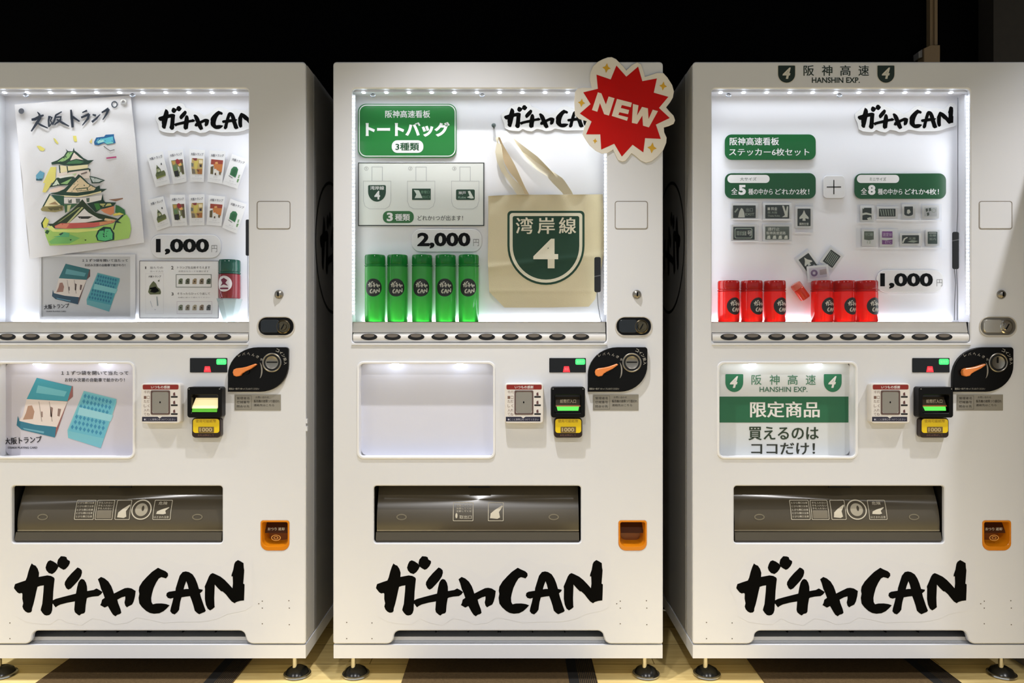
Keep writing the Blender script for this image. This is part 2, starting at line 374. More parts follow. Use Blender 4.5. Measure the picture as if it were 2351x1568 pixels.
# cable duct on the back wall
BEIGE = mat('beige_plastic', (128, 106, 76), 0.5)
t = thing('cable_duct', 'beige plastic cable duct coming down the black back wall to a box', 'cable duct', P(2141, 140, 0.97))
mb = MB(lambda a, b, y: P(a, b, 0.97)+Vector((0, y-0.97, 0)))
mb.poly(rrect(2136, -40, 2144, 104, 1), 0.972, BEIGE, 0.028); mb.poly(rrect(2144, -40, 2151, 104, 1), 0.965, BEIGE, 0.035)
mb.build('duct', t)
mb = MB(lambda a, b, y: P(a, b, 0.955)+Vector((0, y-0.955, 0)))
mb.poly([(2136, 104), (2157, 104), (2157, 190), (2120, 190), (2120, 112)], 0.95, BEIGE, 0.05, bev=1.0); mb.build('junction_box', t)
mb = MB(lambda a, b, y: P(a, b, 0.955)+Vector((0, y-0.955, 0)))
mb.poly([(2110, 118), (2119, 112), (2119, 130), (2111, 132)], 0.96, mat('grey_clip', (120, 116, 112), 0.5), 0.04); mb.build('clip', t)

# ------------------------------------------------------------------ vending machines
SMOKE = mat('smoked_flap', (74, 67, 53), 0.19, vary=0.08, spec=0.6)
def brushed(m, aniso, rot):
    nt = m.node_tree; b = nt.nodes['Principled BSDF']; tg = nt.nodes.new('ShaderNodeTangent'); tg.direction_type = 'RADIAL'; tg.axis = 'Z'
    nt.links.new(tg.outputs[0], b.inputs['Tangent']); b.inputs['Anisotropic'].default_value = aniso; b.inputs['Anisotropic Rotation'].default_value = rot
brushed(SMOKE, 0.96, 0.25)
RECESS = mat('recess_black', (18, 16, 13), 0.5, vary=0.1)
AMBER = mat('amber_plastic', (214, 128, 16), 0.22, vary=0.05)
ORANGE = mat('orange_lever', (238, 140, 70), 0.3, vary=0.03)
LEDW = glow('led_white', (236, 244, 255), 5.0)
PICT = mat('pictogram_white', (205, 198, 180), 0.5, vary=0)

def machine(A, B, root_label, poster, kind):
    fx = lambda u: A*u+B
    W = lambda u, v, y: Vector(((fx(u)-CX)*S, y, HC+(CY-v)*S))
    X = lambda u: (fx(u)-CX)*S
    Zv = lambda v: HC+(CY-v)*S
    M = lambda: MB(W)
    t = thing('vending_machine', root_label, 'vending machine', (X(1143.5), 0.35, 0.0), 'capsule vending machines in a row')
    # --- body
    mb = M(); x0, x1, z0, z1 = X(767), X(1520), Zv(1479), Zv(143)
    mb.box(x0, x1, 0.026, 0.70, z0, z1, GREYSIDE, skip='f'); mb.box(x0+0.012, x1-0.012, 0.026, 0.69, z0+0.012, z1-0.012, GREYSIDE, skip='f')
    mb.raw([(x0, .026, z0), (x1, .026, z0), (x1, .026, z1), (x0, .026, z1), (x0+.012, .026, z0+.012), (x1-.012, .026, z0+.012), (x1-.012, .026, z1-.012), (x0+.012, .026, z1-.012)],
           [(0, 1, 5, 4), (1, 2, 6, 5), (2, 3, 7, 6), (3, 0, 4, 7)], GREYSIDE)
    mb.build('cabinet', t)
    for xs_, d_ in ((x0, -0.0012), (x1, 0.0012)):
        mb = M(); mb.box(min(xs_, xs_+d_), max(xs_, xs_+d_), 0.10, 0.69, z0+0.004, z1+0.0006, mat('side_grey', (150, 150, 150), 0.4)); mb.build('side_panel', t)
    mb = M(); mb.box(X(765.5), X(1521.5), 0.002, 0.70, Zv(1512), Zv(1481.5), WHITE); mb.build('base', t)
    mb = M(); ring = [rrect(772, 147, 1516, 1446, 6), rrect(790, 165, 1498, 1436, 6)]; mb.poly(ring, 0.0125, DARKGAP, 0.0130); mb.build('door_gasket', t)
    # --- door sheet with its openings
    n_ = 5
    def fil(cx, cy, r, a0, a1): return [(cx+r*math.cos(a0+(a1-a0)*i/n_), cy+r*math.sin(a0+(a1-a0)*i/n_)) for i in range(n_+1)]
    out = fil(773, 150, 8, PI, 1.5*PI)+fil(1514, 150, 8, 1.5*PI, 2*PI)+fil(1517, 1473, 5, 0, PI/2)
    out += fil(1403, 1462, 16, PI/2, PI*0.98)+fil(1372, 1462, 14, 0, -PI/2)+fil(918, 1462, 14, -PI/2, -PI)+fil(888, 1462, 16, 0.02*PI, PI/2)
    out += fil(770, 1473, 5, PI/2, PI)
    holes = [rrect(808, 203, 1393, 788, 9), rrect(824, 834, 1133, 1049, 14), rrect(858, 1115.5, 1334, 1247, 7),
             rrect(1421, 1196, 1484, 1263, n=6, r4=(5, 5, 16, 16))]
    mb = M(); mb.poly([out]+holes, 0.0, WHITE, 0.012, bev=2.2)
    dot = ink(90, 84, 76)
    for (u, v) in ((1424, 1380), (1484, 1379), (1416, 1386), (1424, 1396), (1485, 1396), (1424, 1432), (1485, 1434), (796, 1429), (854, 1430), (796, 1466), (854, 1466)):
        mb.poly(ell(u, v, 1.4, n=8), -0.0003, dot)
    mb.build('door', t)
    # --- display case behind the door
    xa, xb, za, zb = X(803), X(1402), Zv(739), Zv(201)
    mb = M(); mb.box(xa, xb, 0.0125, 0.079, za, zb, LINER, skip='f'); mb.build('display_case', t)
    mb = M(); mb.poly([rrect(806, 201, 1395, 790, 9)], 0.0055, GLASS); mb.poly([rrect(806, 201, 1395, 790, 9)], 0.0085, GLASS); mb.build('display_glass', t)
    mb = M(); mb.box(xa+.004, xb-.004, 0.016, 0.034, zb-0.0085, zb-0.001, LINER)
    for i in range(11):
        u = 832+i*52.5; mb.box(X(u)-.0045, X(u)+.0045, 0.0145, 0.0225, zb-0.0105, zb-0.0080, LEDW)
    mb.build('led_strip', t)
    if kind != 'left':
        for u in (810.5, 1390.5) if kind == 'mid' else (1391.5,):
            mb = M(); mb.box(X(u)-.0030, X(u)+.0030, 0.0135, 0.0200, za+.02, zb-.016, LINER)
            for i in range(60):
                z = za+.026+i*(zb-za-.05)/59; mb.box(X(u)-.0017, X(u)+.0017, 0.0120, 0.0135, z-.0022, z+.0022, LEDW)
            mb.build('led_strip', t)
    mb = M()
    for u in ((852, 1106) if kind != 'left' else (876, 1120)):
        mb.poly([ell(u, 212, 6, 4, 14), ell(u, 212, 4, 2.4, 14)], 0.026, mat('clear_hook', (120, 124, 130), 0.2), 0.004); mb.poly(rrect(u-2, 203, u+2, 209, 1), 0.026, MATS['clear_hook'], 0.004)
        mb.build('hanging_hook', t); mb = M()
    # --- selection rail with ten buttons
    mb = M(); z = Zv
    rail = mat('rail_plastic', (224, 222, 219), 0.35, vary=0.02)
    mb.sweep([(0.0165, z(739)), (0.0095, z(763)), (0.0725, z(763)), (0.0725, z(739))], X(808), X(1391), rail)
    prof = [(0.016, z(763))]
    for i in range(9):
        a = PI/2-PI*i/8; prof.append((0.016-0.014*math.cos(a), z(775.5)+(z(763)-z(775.5))*math.sin(a)))
    prof += [(0.016, z(788)), (0.07, z(788)), (0.07, z(763))]
    mb.sweep(prof, X(810), X(1391), rail)
    mb.sweep([(-0.004, z(787.5)), (-0.004, z(792)), (0.0, z(793)), (0.02, z(793)), (0.02, z(787.5))], X(808), X(1393), WHITE)
    sr = mb.build('selection_rail', t)
    ring_, lens = mat('button_black', (14, 11, 8), 0.3, vary=0.1), mat('button_lens', (112, 104, 96), 0.25, vary=0.1)
    for i in range(10):
        u = 847+i*54.1; mb = M(); lx, rx_ = u-19, u+19
        mb.poly(ell(u, 773.5, 19, 7.6, 26), 0.0012, ring_, 0.004); mb.poly(ell(u, 770.6, 12.5, 4.0, 20), 0.0006, lens, 0.0005); mb.build('select_button', sr)
    # --- lower light panel
    mb = M(); mb.poly([rrect(819.5, 829.5, 1137.5, 1053.5, 16, 7), rrect(825, 835, 1132, 1048, 12, 7)], -0.004, mat('panel_rim', (236, 237, 240), 0.25), 0.006, bev=1.2)
    mb.build('panel_frame', t)
    mb = M(); mb.box(X(823), X(1134), 0.0125, 0.050, Zv(1050), Zv(833), LINER, skip='f')
    for u in (905, 1055): mb.box(X(u)-.010, X(u)+.010, 0.016, 0.026, Zv(838), Zv(835), LEDW)
    pb = mb.build('light_box', t)
    mb = M(); poster(mb, W); mb.build('advert_panel', t)
    # --- right column: hatch, locks
    mb = M(); mb.poly([rrect(1411.5, 461.5, 1487.5, 526.7, 6), rrect(1413, 463, 1486, 525, 5)], -0.0006, mat('seam_shade', (138, 130, 120), 0.6, vary=0), 0.0006)
    mb.poly(rrect(1413, 463, 1486, 525, 5), -0.0012, WHITE, 0.0012, bev=1.0); mb.build('hatch_cover', t)
    mb = M(); mb.lathe(W(1462, 676, 0), [(0.0132, 0), (0.0132, -0.003), (0.0105, -0.0075), (0.006, -0.0105), (0.001, -0.0112)], STEEL, 22, 'y')
    mb.poly(rrect(1460.2, 671, 1463.8, 681, 1.5), -0.0118, BLACKPL, 0.002); mb.build('key_lock', t)
    hl_c = CHROME if kind == 'right' else BLACKPL
    mb = M(); mb.poly([rrect(1412, 726, 1498, 774, 22, 8), rrect(1415.5, 729, 1494.5, 769, 19, 8)], -0.002, mat('lock_rim', (196, 192, 185), 0.3), 0.004, bev=0.8)
    mb.poly(rrect(1415.5, 729, 1494.5, 769, 19, 8), -0.0004, STEEL if kind == 'right' else BLACKPL, 0.001)
    lk = mb.build('door_lock', t)
    mb = M(); mb.poly(rrect(1421, 734, 1464, 764, 8), -0.006, mat('lock_blue_black', (26, 32, 38), 0.25) if kind != 'right' else mat('pale_steel', (206, 203, 196), 0.3, 0.7), 0.0056, bev=1.2); mb.build('pull_handle', lk)
    mb = M(); mb.lathe(W(1472, 750, 0), [(0.021, -0.0004), (0.021, -0.0052), (0.018, -0.007), (0.0165, -0.0045), (0.011, -0.0045), (0.010, -0.009), (0.001, -0.0095)], hl_c if kind == 'right' else mat('dark_brass', (96, 88, 70), 0.25, 0.8), 24, 'y')
    mb.poly(rot2(rrect(1470.8, 743, 1473.2, 757, 1), (1472, 750), 0.5), -0.0102, BLACKPL, 0.001); mb.build('lock_cylinder', lk)
    # --- small lit display
    mb = M(); mb.poly(rrect(1261, 822, 1345, 855, 1.5), -0.0016, mat('display_black', (7, 7, 7), 0.22, vary=0), 0.0016); pd = mb.build('price_display', t)
    mb = M(); mb.poly(rrect(1321, 824, 1343, 837, 3), -0.0022, glow('led_green', (50, 235, 90), 1.1), 0.0008)
    mb.text('販売中', 1332, 830.5, 16, 6, -0.0024, ink(160, 255, 190)); mb.build('sale_lamp', pd)
    mb = M(); mb.poly([(1295, 841), (1306, 841), (1308.5, 854), (1292.5, 854)], -0.0022, glow('led_red', (240, 36, 44), 1.1), 0.0008)
    mb.text('売切', 1300.5, 847.5, 9, 6, -0.0024, ink(255, 150, 160)); mb.build('sold_out_lamp', pd)
    # --- coin panel, leaf shaped
    leaf = [(1349, 899), (1349, 860)]+[(1417-68*math.cos(a), 861-64*math.sin(a)) for a in [PI/2*i/10 for i in range(1, 11)]]
    leaf = leaf[:-1]+[(1417, 797)]+[(1480, 797), (1483, 798.5), (1485, 802), (1485, 836)]+[(1422+63*math.cos(a), 838+61*math.sin(a)) for a in [PI/2*i/10 for i in range(1, 11)]]+[(1352, 899)]
    mb = M(); mb.poly(leaf, -0.012, BLACKPL, 0.012, bev=1.2)
    txt = ink(176, 172, 162)
    for k_, ch in enumerate('レバへんきゃく'):
        a = -1.95+k_*0.235; mb.text(ch, 1392+46*math.cos(a), 856+44*math.sin(a), 6.0, 6.0, -0.0122, txt, ang=a+PI/2)
    for k_, ch in enumerate('コイン投入'):
        a = -1.15+k_*0.30; mb.text(ch, 1449+30*math.cos(a), 832+30*math.sin(a), 7, 7, -0.0122, txt, ang=a+PI/2, off=0.01)
    mb.text('硬貨は一枚ずつゆっくり入れてください', 1386, 892, 68, 4.6, -0.0122, txt)
    mb.poly(stroke([(1424+8*math.cos(a)-6, 850+20*math.sin(a)) for a in [-1.1+2.2*i/8 for i in range(9)]], [0.5, 1.5, 2.4, 3, 3, 3, 2.4, 1.5, 0.5]), -0.0122, ink(150, 146, 138))
    cp = mb.build('coin_panel', t)
    mb = M(); c_ = [(1364, 854), (1366, 848), (1372, 845), (1385, 843.5), (1396, 841), (1414, 834.5), (1416.5, 837), (1404, 846), (1390, 853), (1384, 857), (1380, 862), (1372, 863.5), (1366, 861)]
    mb.poly(c_, -0.026, ORANGE, 0.012, bev=1.6); mb.lathe(W(1392, 852, 0), [(0.010, -0.012), (0.009, -0.016)], BLACKPL, 18, 'y'); mb.build('return_lever', cp)
    mb = M(); mb.lathe(W(1449, 832, 0), [(0.0285, -0.0118), (0.0285, -0.0146), (0.0262, -0.0156), (0.0245, -0.0146), (0.0245, -0.0122)], STEEL, 32, 'y', caps=False)
    mb.poly(ell(1449, 832, 19.5, n=30), -0.0126, mat('slot_black', (12, 12, 11), 0.4)); mb.lathe(W(1449, 832, 0), [(0.0195, -0.0126), (0.019, -0.015), (0.015, -0.0135), (0.006, -0.0128), (0.001, -0.0127)], STEEL, 28, 'y')
    mb.poly(rrect(1437, 830, 1461, 832.5, 1), -0.0155, BLACKPL, 0.002) if kind != 'right' else mb.poly([rrect(1446, 820, 1449, 833, .5)], -0.0155, BLACKPL, 0.002)
    mb.build('coin_slot', cp)
    # --- card reader with red band
    mb = M(); mb.poly(rrect(1159, 879, 1247, 970, 7), -0.024, mat('reader_white', (224, 220, 216), 0.35), 0.024, bev=1.4)
    mb.poly(rrect(1163, 882, 1243, 893, 3), -0.0242, mat('reader_red', (138, 34, 26), 0.4))
    mb.text('いつもの感謝', 1203, 887.5, 42, 7, -0.0245, PAPER, off=0.01)
    mb.poly([(1161.5, 955), (1196, 955), (1201, 958.5), (1206, 955), (1240, 955), (1240, 965.5), (1161.5, 965.5)], -0.0242, mat('reader_navy', (26, 27, 52), 0.4))
    mb.text('■ここに貨幣口をつけてください', 1201, 961, 70, 5, -0.0245, ink(190, 190, 205))
    for (u, v, s_) in ((1172, 899, '千円'), (1172, 911, '■□'), (1172, 920, 'ただ'), (1172, 930, 'しく'), (1172, 940, '入れ'), (1172, 949, 'てね')):
        mb.text(s_, u, v, 13, 6.5, -0.0243, ink(120, 92, 82))
    for v in (909, 928, 948):
        mb.poly(rrect(1226, v-1.2, 1241, v+2.6, 1), -0.0243, ink(18, 17, 22)); mb.poly([(1231, v-8), (1235, v-10), (1236, v-2), (1231, v-2)], -0.0243, ink(96, 60, 62))
    rd = mb.build('card_reader', t)
    mb = M(); mb.poly([rrect(1181, 895, 1224, 950, 3), rrect(1184, 898, 1221, 947, 4)], -0.0252, mat('reader_rim', (92, 70, 66), 0.4), 0.0012)
    mb.poly(rrect(1184, 898, 1221, 948, n=5, r4=(2, 2, 9, 9)), -0.0246, mat('reader_pad', (140, 138, 132), 0.35), 0.0004); mb.poly(ell(1202, 922, 1.6, 2.4, 10), -0.0250, BLACKPL)
    mb.build('touch_pad', rd)
    # --- bill validator and its yellow guide
    mb = M(); mb.poly([rrect(1264, 887, 1341, 956.5, 6), rrect(1273, 905, 1332, 946, 3)], -0.030, BLACKPL, 0.030, bev=1.4)
    mb.poly(rrect(1273, 905, 1332, 946, 3), -0.004, mat('validator_throat', (24, 20, 14), 0.3), 0.003)
    for u in (1268.5, 1336.5): mb.poly(ell(u, 891.5, 1.5, n=8), -0.0303, STEEL)
    bv = mb.build('bill_validator', t)
    mb = M(); a_, b_ = W(1274, 915, -0.006), W(1331, 937, -0.026)
    if kind == 'left':
        mb.raw([W(1276, 913, -.006), W(1331, 913, -.006), W(1330, 936, -.024), W(1272, 936, -.024)], [(0, 1, 2, 3)], glow('lit_tray_cream', (246, 226, 170), 0.35))
        mb.raw([W(1274, 936, -.0245), W(1330, 936, -.0245), W(1330, 944, -.028), W(1274, 944, -.028)], [(0, 1, 2, 3)], glow('lit_tray_green', (70, 150, 24), 0.35))
    else:
        mb.raw([W(1275, 911, -.006), W(1330, 911, -.006), W(1330, 929, -.018), W(1275, 929, -.018)], [(0, 1, 2, 3)], mat('tray_dark', (74, 66, 54), 0.2))
        mb.raw([W(1275, 929, -.0182), W(1331, 929, -.0182), W(1331, 932, -.02), W(1275, 932, -.02)], [(0, 1, 2, 3)], mat('tray_copper', (170, 100, 48), 0.3))
        mb.raw([W(1277, 932, -.020), W(1328, 932, -.020), W(1326, 941, -.026), W(1279, 941, -.026)], [(0, 1, 2, 3)], glow('lit_tray_green2', (66, 190, 60), 0.4))
        mb.text('紙幣挿入口', 1303, 920, 36, 9, -0.0185, ink(180, 170, 150), off=0.01)
    mb.build('bill_slot', bv)
    mb = M(); mb.poly(rrect(1271, 958, 1335.5, 1003, 8), -0.020, mat('guide_brown', (38, 20, 16), 0.3), 0.020, bev=1.4)
    mb.poly(rrect(1274, 960, 1333, 992, 6), -0.0204, mat('guide_yellow', (240, 208, 20), 0.35))
    mb.text('使用可能紙幣', 1303, 965, 46, 7, -0.0207, ink(150, 112, 20)); mb.poly(rrect(1286, 978, 1321, 991.5, 1), -0.0207, ink(112, 92, 52))
    mb.text('1000', 1303, 984.5, 28, 9, -0.0209, ink(196, 178, 132), off=0.02); mb.text('お札は伸ばして', 1303, 997, 36, 4, -0.0205, ink(130, 96, 84)); mb.build('bill_guide', bv)
    # --- info plate
    mb = M(); mb.poly(rrect(1361, 905.5, 1466, 942.5, 1), -0.001, mat('plate_grey', (158, 154, 144), 0.35, 0.3, vary=0.03), 0.001)
    mb.poly([rrect(1363, 908, 1400, 940, 1), rrect(1363.7, 908.7, 1399.3, 939.3, 1)], -0.0012, ink(96, 92, 86)); pk = ink(62, 58, 52)
    for v, s_ in ((914, '管理者名'), (923, '機械番号'), (933, '問合せ先')): mb.text(s_, 1381, v, 29, 6, -0.0013, pk, off=0.008)
    mb.text('お問い合わせ', 1424, 912, 30, 5, -0.0013, pk); mb.text('販売機の故障つり銭切れ', 1434, 921, 58, 6.5, -0.0013, pk, off=0.015); mb.text('連絡先はこちら', 1428, 930, 46, 5.5, -0.0013, pk, off=0.012)
    mb.build('info_plate', t)
    # --- delivery port
    mb = M(); mb.box(X(857), X(1335), 0.0125, 0.16, Zv(1248), Zv(1114.5), RECESS, skip='f'); mb.box(X(1075), X(1125), 0.006, 0.013, Zv(1121), Zv(1115), BLACKPL)
    mb.sweep([(0.010, Zv(1224)), (0.004, Zv(1240)), (0.012, Zv(1247)), (0.10, Zv(1247)), (0.10, Zv(1224))], X(862), X(1330), mat('sill_grey', (74, 68, 55), 0.35, vary=0.05)); dp = mb.build('delivery_port', t)
    mb = M(); pr = []
    for i in range(15):
        q = i/14; v = 1124+q*97; pr.append((0.052-0.030*math.sin(q*PI*0.62)-0.008*q, Zv(v)))
    n = len(pr); u0, u1 = 863, 1330
    mb.raw([(X(u), a, b) for u in (u0, u1) for a, b in pr], [(i, i+1, n+i+1, n+i) for i in range(n-1)], SMOKE)
    def FL(u, v, y):
        q = min(max((v-1124)/97, 0), 1); return Vector((X(u), 0.052-0.030*math.sin(q*PI*0.62)-0.008*q+y, Zv(v)))
    mb.poly(rrect(u0, 1219.5, u1, 1222.5), -0.0012, STEEL, 0.002, mp=lambda u, v, y: Vector((X(u), 0.0165+y, Zv(v))))
    hk = mat('finger_notch', (120, 112, 92), 0.25)
    for u in (920, 1272): mb.poly([ell(u, 1190, 12, 7, 18), ell(u, 1190, 9.5, 4.5, 18)], -0.001, hk, mp=FL, fine=8)
    fl = mb.build('delivery_flap', dp)
    th = 1.2
    def frame(mb, u0, v0, u1, v1): mb.poly([rrect(u0, v0, u1, v1, 2), rrect(u0+th, v0+th, u1-th, v1-th, 1.5)], -0.0012, PICT, mp=FL, fine=14)
    def hand(mb, u0, v0, u1, v1):
        f = lambda pts: [(u0+a*(u1-u0), v0+b*(v1-v0)) for a, b in pts]
        mb.poly(f([(0.05, 0.95), (0.1, 0.6), (0.4, 0.35), (0.95, 0.02), (1, 0.1), (0.72, 0.5), (0.8, 0.9), (0.6, 1.0)]), -0.0014, PICT, mp=FL, fine=10)
    def lines(mb, u, v, w_, h_, n_l, s_, dv):
        for j in range(n_l): mb.text(s_, u, v+j*dv, w_, h_, -0.0015, PICT, mp=FL)
    if kind == 'mid':
        mb = M(); frame(mb, 1039, 1158, 1086, 1199); lines(mb, 1064, 1165, 36, 4, 3, '注意してくだ', 6); mb.text('取出口', 1068, 1190, 28, 8, -0.0015, PICT, mp=FL); mb.poly(ell(1047, 1187, 2.5, 6, 12), -0.0015, PICT, mp=FL); mb.build('warning_pictogram', dp)
        mb = M(); frame(mb, 1120, 1158, 1156, 1199); hand(mb, 1123, 1164, 1154, 1194); mb.build('warning_pictogram', dp)
    else:
        mb = M(); frame(mb, 992, 1153, 1036, 1196); lines(mb, 1014, 1159, 37, 4.6, 5, 'とびら開口注意', 7.4); mb.build('warning_pictogram', dp)
        mb = M(); frame(mb, 1039, 1153, 1079, 1196); lines(mb, 1059, 1159, 33, 4.4, 3, '手を入れない', 6); mb.poly(rrect(1042, 1175, 1076, 1193, 2), -0.0014, mat('pict_dim', (120, 113, 98), 0.5), mp=FL, fine=12); mb.build('warning_pictogram', dp)
        mb = M(); frame(mb, 1084, 1153, 1118, 1196); hand(mb, 1088, 1162, 1116, 1192); mb.build('warning_pictogram', dp)
        mb = M(); mb.poly([ell(1143, 1174, 23, 22, 30), ell(1143, 1174, 20.5, 19.5, 30)], -0.0014, PICT, mp=FL, fine=10); mb.poly([ell(1143, 1174, 14.5, 14, 24), ell(1146, 1171, 3, 6, 12)], -0.0014, mat('pict_grey', (165, 158, 140), 0.5), mp=FL, fine=10); mb.build('warning_pictogram', dp)
        mb = M(); frame(mb, 1170, 1153, 1211, 1196); mb.text('危険', 1190, 1160, 20, 7, -0.0015, PICT, mp=FL); hand(mb, 1176, 1168, 1206, 1184); mb.text('はさまれ注意', 1190, 1190, 34, 5, -0.0015, PICT, mp=FL); mb.build('warning_pictogram', dp)
    # --- coin return cup
    mb = M(); mb.poly([rrect(1420, 1195, 1485, 1264, n=6, r4=(6, 6, 17, 17)), rrect(1424, 1199, 1481, 1254, n=6, r4=(4, 4, 14, 14))], -0.0015, AMBER, 0.004, bev=1.0)
    i0, i1 = rrect(1424, 1199, 1481, 1256, n=6, r4=(4, 4, 14, 14)), rrect(1430, 1202, 1475, 1248, n=6, r4=(3, 3, 12, 12)); k_ = len(i0)
    mb.raw([W(a, b, 0.0) for a, b in i0]+[W(a, b, 0.040) for a, b in i1], [(i, (i+1) % k_, k_+(i+1) % k_, k_+i) for i in range(k_)], AMBER)
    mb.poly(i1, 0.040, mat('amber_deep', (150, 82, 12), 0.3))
    mb.raw([W(1424, 1198, 0.030), W(1481, 1198, 0.030), W(1478, 1226, 0.012), W(1427, 1226, 0.012)], [(0, 1, 2, 3)], mat('return_flap', (70, 36, 12), 0.5, spec=0.1)); mb.build('coin_return_cup', t)
    if kind != 'mid':
        mb = M(); mb.text('おつり 返却', 1452, 1217, 38, 7, 0.013, ink(200, 190, 170), off=0.01); mb.poly([ell(1452, 1237, 11, 7), ell(1452, 1237, 9, 5.3)], 0.0115, ink(214, 150, 70)); mb.poly([ell(1452, 1237, 5.5, 3.5, 18), ell(1452, 1237, 3.8, 2.2, 18)], 0.0115, ink(214, 150, 70)); mb.build('return_lettering', t)
    # --- grille in the foot notch
    mb = M(); mb.box(X(880), X(1410), 0.0135, 0.11, Zv(1480.5), Zv(1444), RECESS, skip='f')
    for v in (1459, 1466, 1473): mb.box(X(884), X(1406), 0.066, 0.072, Zv(v+1.2), Zv(v-0.6), mat('grille_grey', (96, 92, 88), 0.4))
    for u in (996, 1072, 1143, 1148, 1224, 1300): mb.box(X(u)-.0015, X(u)+.0015, 0.058, 0.074, Zv(1480), Zv(1452), BLACKPL)
    mb.raw([(X(884), .014, Zv(1480.3)), (X(1406), .014, Zv(1480.3)), (X(1406), .060, Zv(1479.6)), (X(884), .060, Zv(1479.6))], [(0, 1, 2, 3)], WHITE); mb.build('vent_grille', t)
    # --- feet
    zb_ = Zv(1512)
    for u in (808, 1491):
        for yy in (0.055, 0.62):
            c = (X(u), yy, 0.0); mb = M()
            mb.lathe(c, [(0.039, 0.0006), (0.042, 0.003), (0.041, 0.007), (0.036, 0.009)], CHROME, 28); mb.lathe(c, [(0.036, 0.009), (0.030, 0.019), (0.016, 0.027), (0.009, 0.029)], mat('foot_rubber', (22, 22, 20), 0.25), 28)
            mb.lathe((c[0]-0.006, c[1]-0.006, 0), [(0.0075, 0.014), (0.0075, zb_)], CHROME, 14); mb.build('foot', t)
    # --- lettering and side emblem
    mb = M(); mb.poly([(863+a*521, 1275+b*141) for a, b in LOGO_BACK], -0.0003, mat('clear_film', (221, 223, 229), 0.33, vary=0.015)); logo(mb, 863, 1276, 1384, 1415, -0.0006, BLACKINK); mb.build('brand_lettering', t)
    sides = {'left': (x1, 1), 'right': (x0, -1), 'mid': None}[kind]
    if sides:
        xs, sg = sides
        SD = lambda a, b, y: Vector((xs+sg*(0.0016+y), 0.335+a, 1.34+b))
        mb = MB(SD); R_ = 0.225
        ang = [2*PI*i/48 for i in range(48)]
        def ringy(r0, r1, y):
            vs = [SD(r*math.cos(a), r*math.sin(a), y) for r in (r0, r1) for a in ang]; mb.raw(vs, [(i, (i+1) % 48, 48+(i+1) % 48, 48+i) for i in range(48)], mat('emblem_black', (10, 10, 10), 0.35, vary=0))
        ringy(R_-0.010, R_, 0)
        for k in ('ga', 'c1', 'c2', 'c3', 'ya', 'd1', 'd2'):
            l = [((0.17-a*0.62)*-sg*-1 if sg < 0 else (a*0.62-0.17), 0.12-b*0.22) for a, b in LOGO[k]]
            tri = tessellate_polygon([[Vector((p, q, 0)) for p, q in l]]); mb.raw([SD(p, q, 0.0003) for p, q in l], [tuple(x) for x in tri], MATS['emblem_black'])
        mb.build('side_emblem', t)
    if kind == 'left':
        mb = M(); mb.box(X(1522)-.002, X(1522)+.004, .002, .012, Zv(972), Zv(962), WHITE); mb.box(X(1522)-.002, X(1522)+.004, .002, .012, Zv(990), Zv(979), WHITE); mb.build('hinge', t)
    if kind == 'right':
        mb = M(); dk = mat('header_green_black', (24, 42, 34), 0.4, vary=0)
        G = lambda px, py, y: P(px, py, y)
        for cx in (1806, 2034):
            mb.poly(shield(cx-21, 149, cx+21, 192, 3, 0.5), -0.0005, mat('film_edge', (214, 212, 206), 0.3), mp=G); mb.poly(shield(cx-19.5, 150.5, cx+19.5, 190, 2, 0.5), -0.0008, dk, mp=G)
            mb.text('4', cx, 168, 19, 26, -0.0011, ink(214, 212, 200), off=0.03, shear=0.25, mp=G)
        for i, ch in enumerate('阪神高速'): mb.text(ch, 1857+i*42, 162, 24, 24, -0.0006, dk, off=0.015, mp=G)
        mb.text('HANSHIN EXP.', 1919, 184, 110, 13, -0.0006, dk, off=0.02, mp=G); mb.build('header_lettering', t)
    # --- lamps inside the case and the light box
    xm, wd = (xa+xb)/2, xb-xa
    tube_light(xm, 0.030, zb-0.013, wd*0.94, 0.020, PW_TOP, (math.radians(4), 0, 0))
    tube_light(xm, 0.024, zb-0.013, wd*0.94, 0.014, PW_BEAM, (math.radians(6), 0, 0), spread=math.radians(60))
    tube_light(xm, 0.074, za+0.003, wd*0.94, 0.008, PW_BOT, (PI, 0, 0))
    for u, sgn in ((812, -1), (1389, 1)): tube_light(X(u), 0.03, (za+zb)/2-0.06, (zb-za)*0.8, 0.03, PW_SIDE*(0.5 if kind == 'mid' else 1), (0, sgn*PI/2, 0), (0.92, 0.99, 0.95) if kind == 'mid' else (0.90, 0.94, 1.0))  # side lights added as fill, also where the case has no strip
    tube_light((X(823)+X(1134))/2, 0.020, Zv(836), (X(1134)-X(823))*0.9, 0.012, PW_BOX, (math.radians(14), 0, 0))
    return t
PW_TOP, PW_BEAM, PW_BOT, PW_SIDE, PW_BOX = 0.14, 0.19, 0.26, 0.12, 0.028

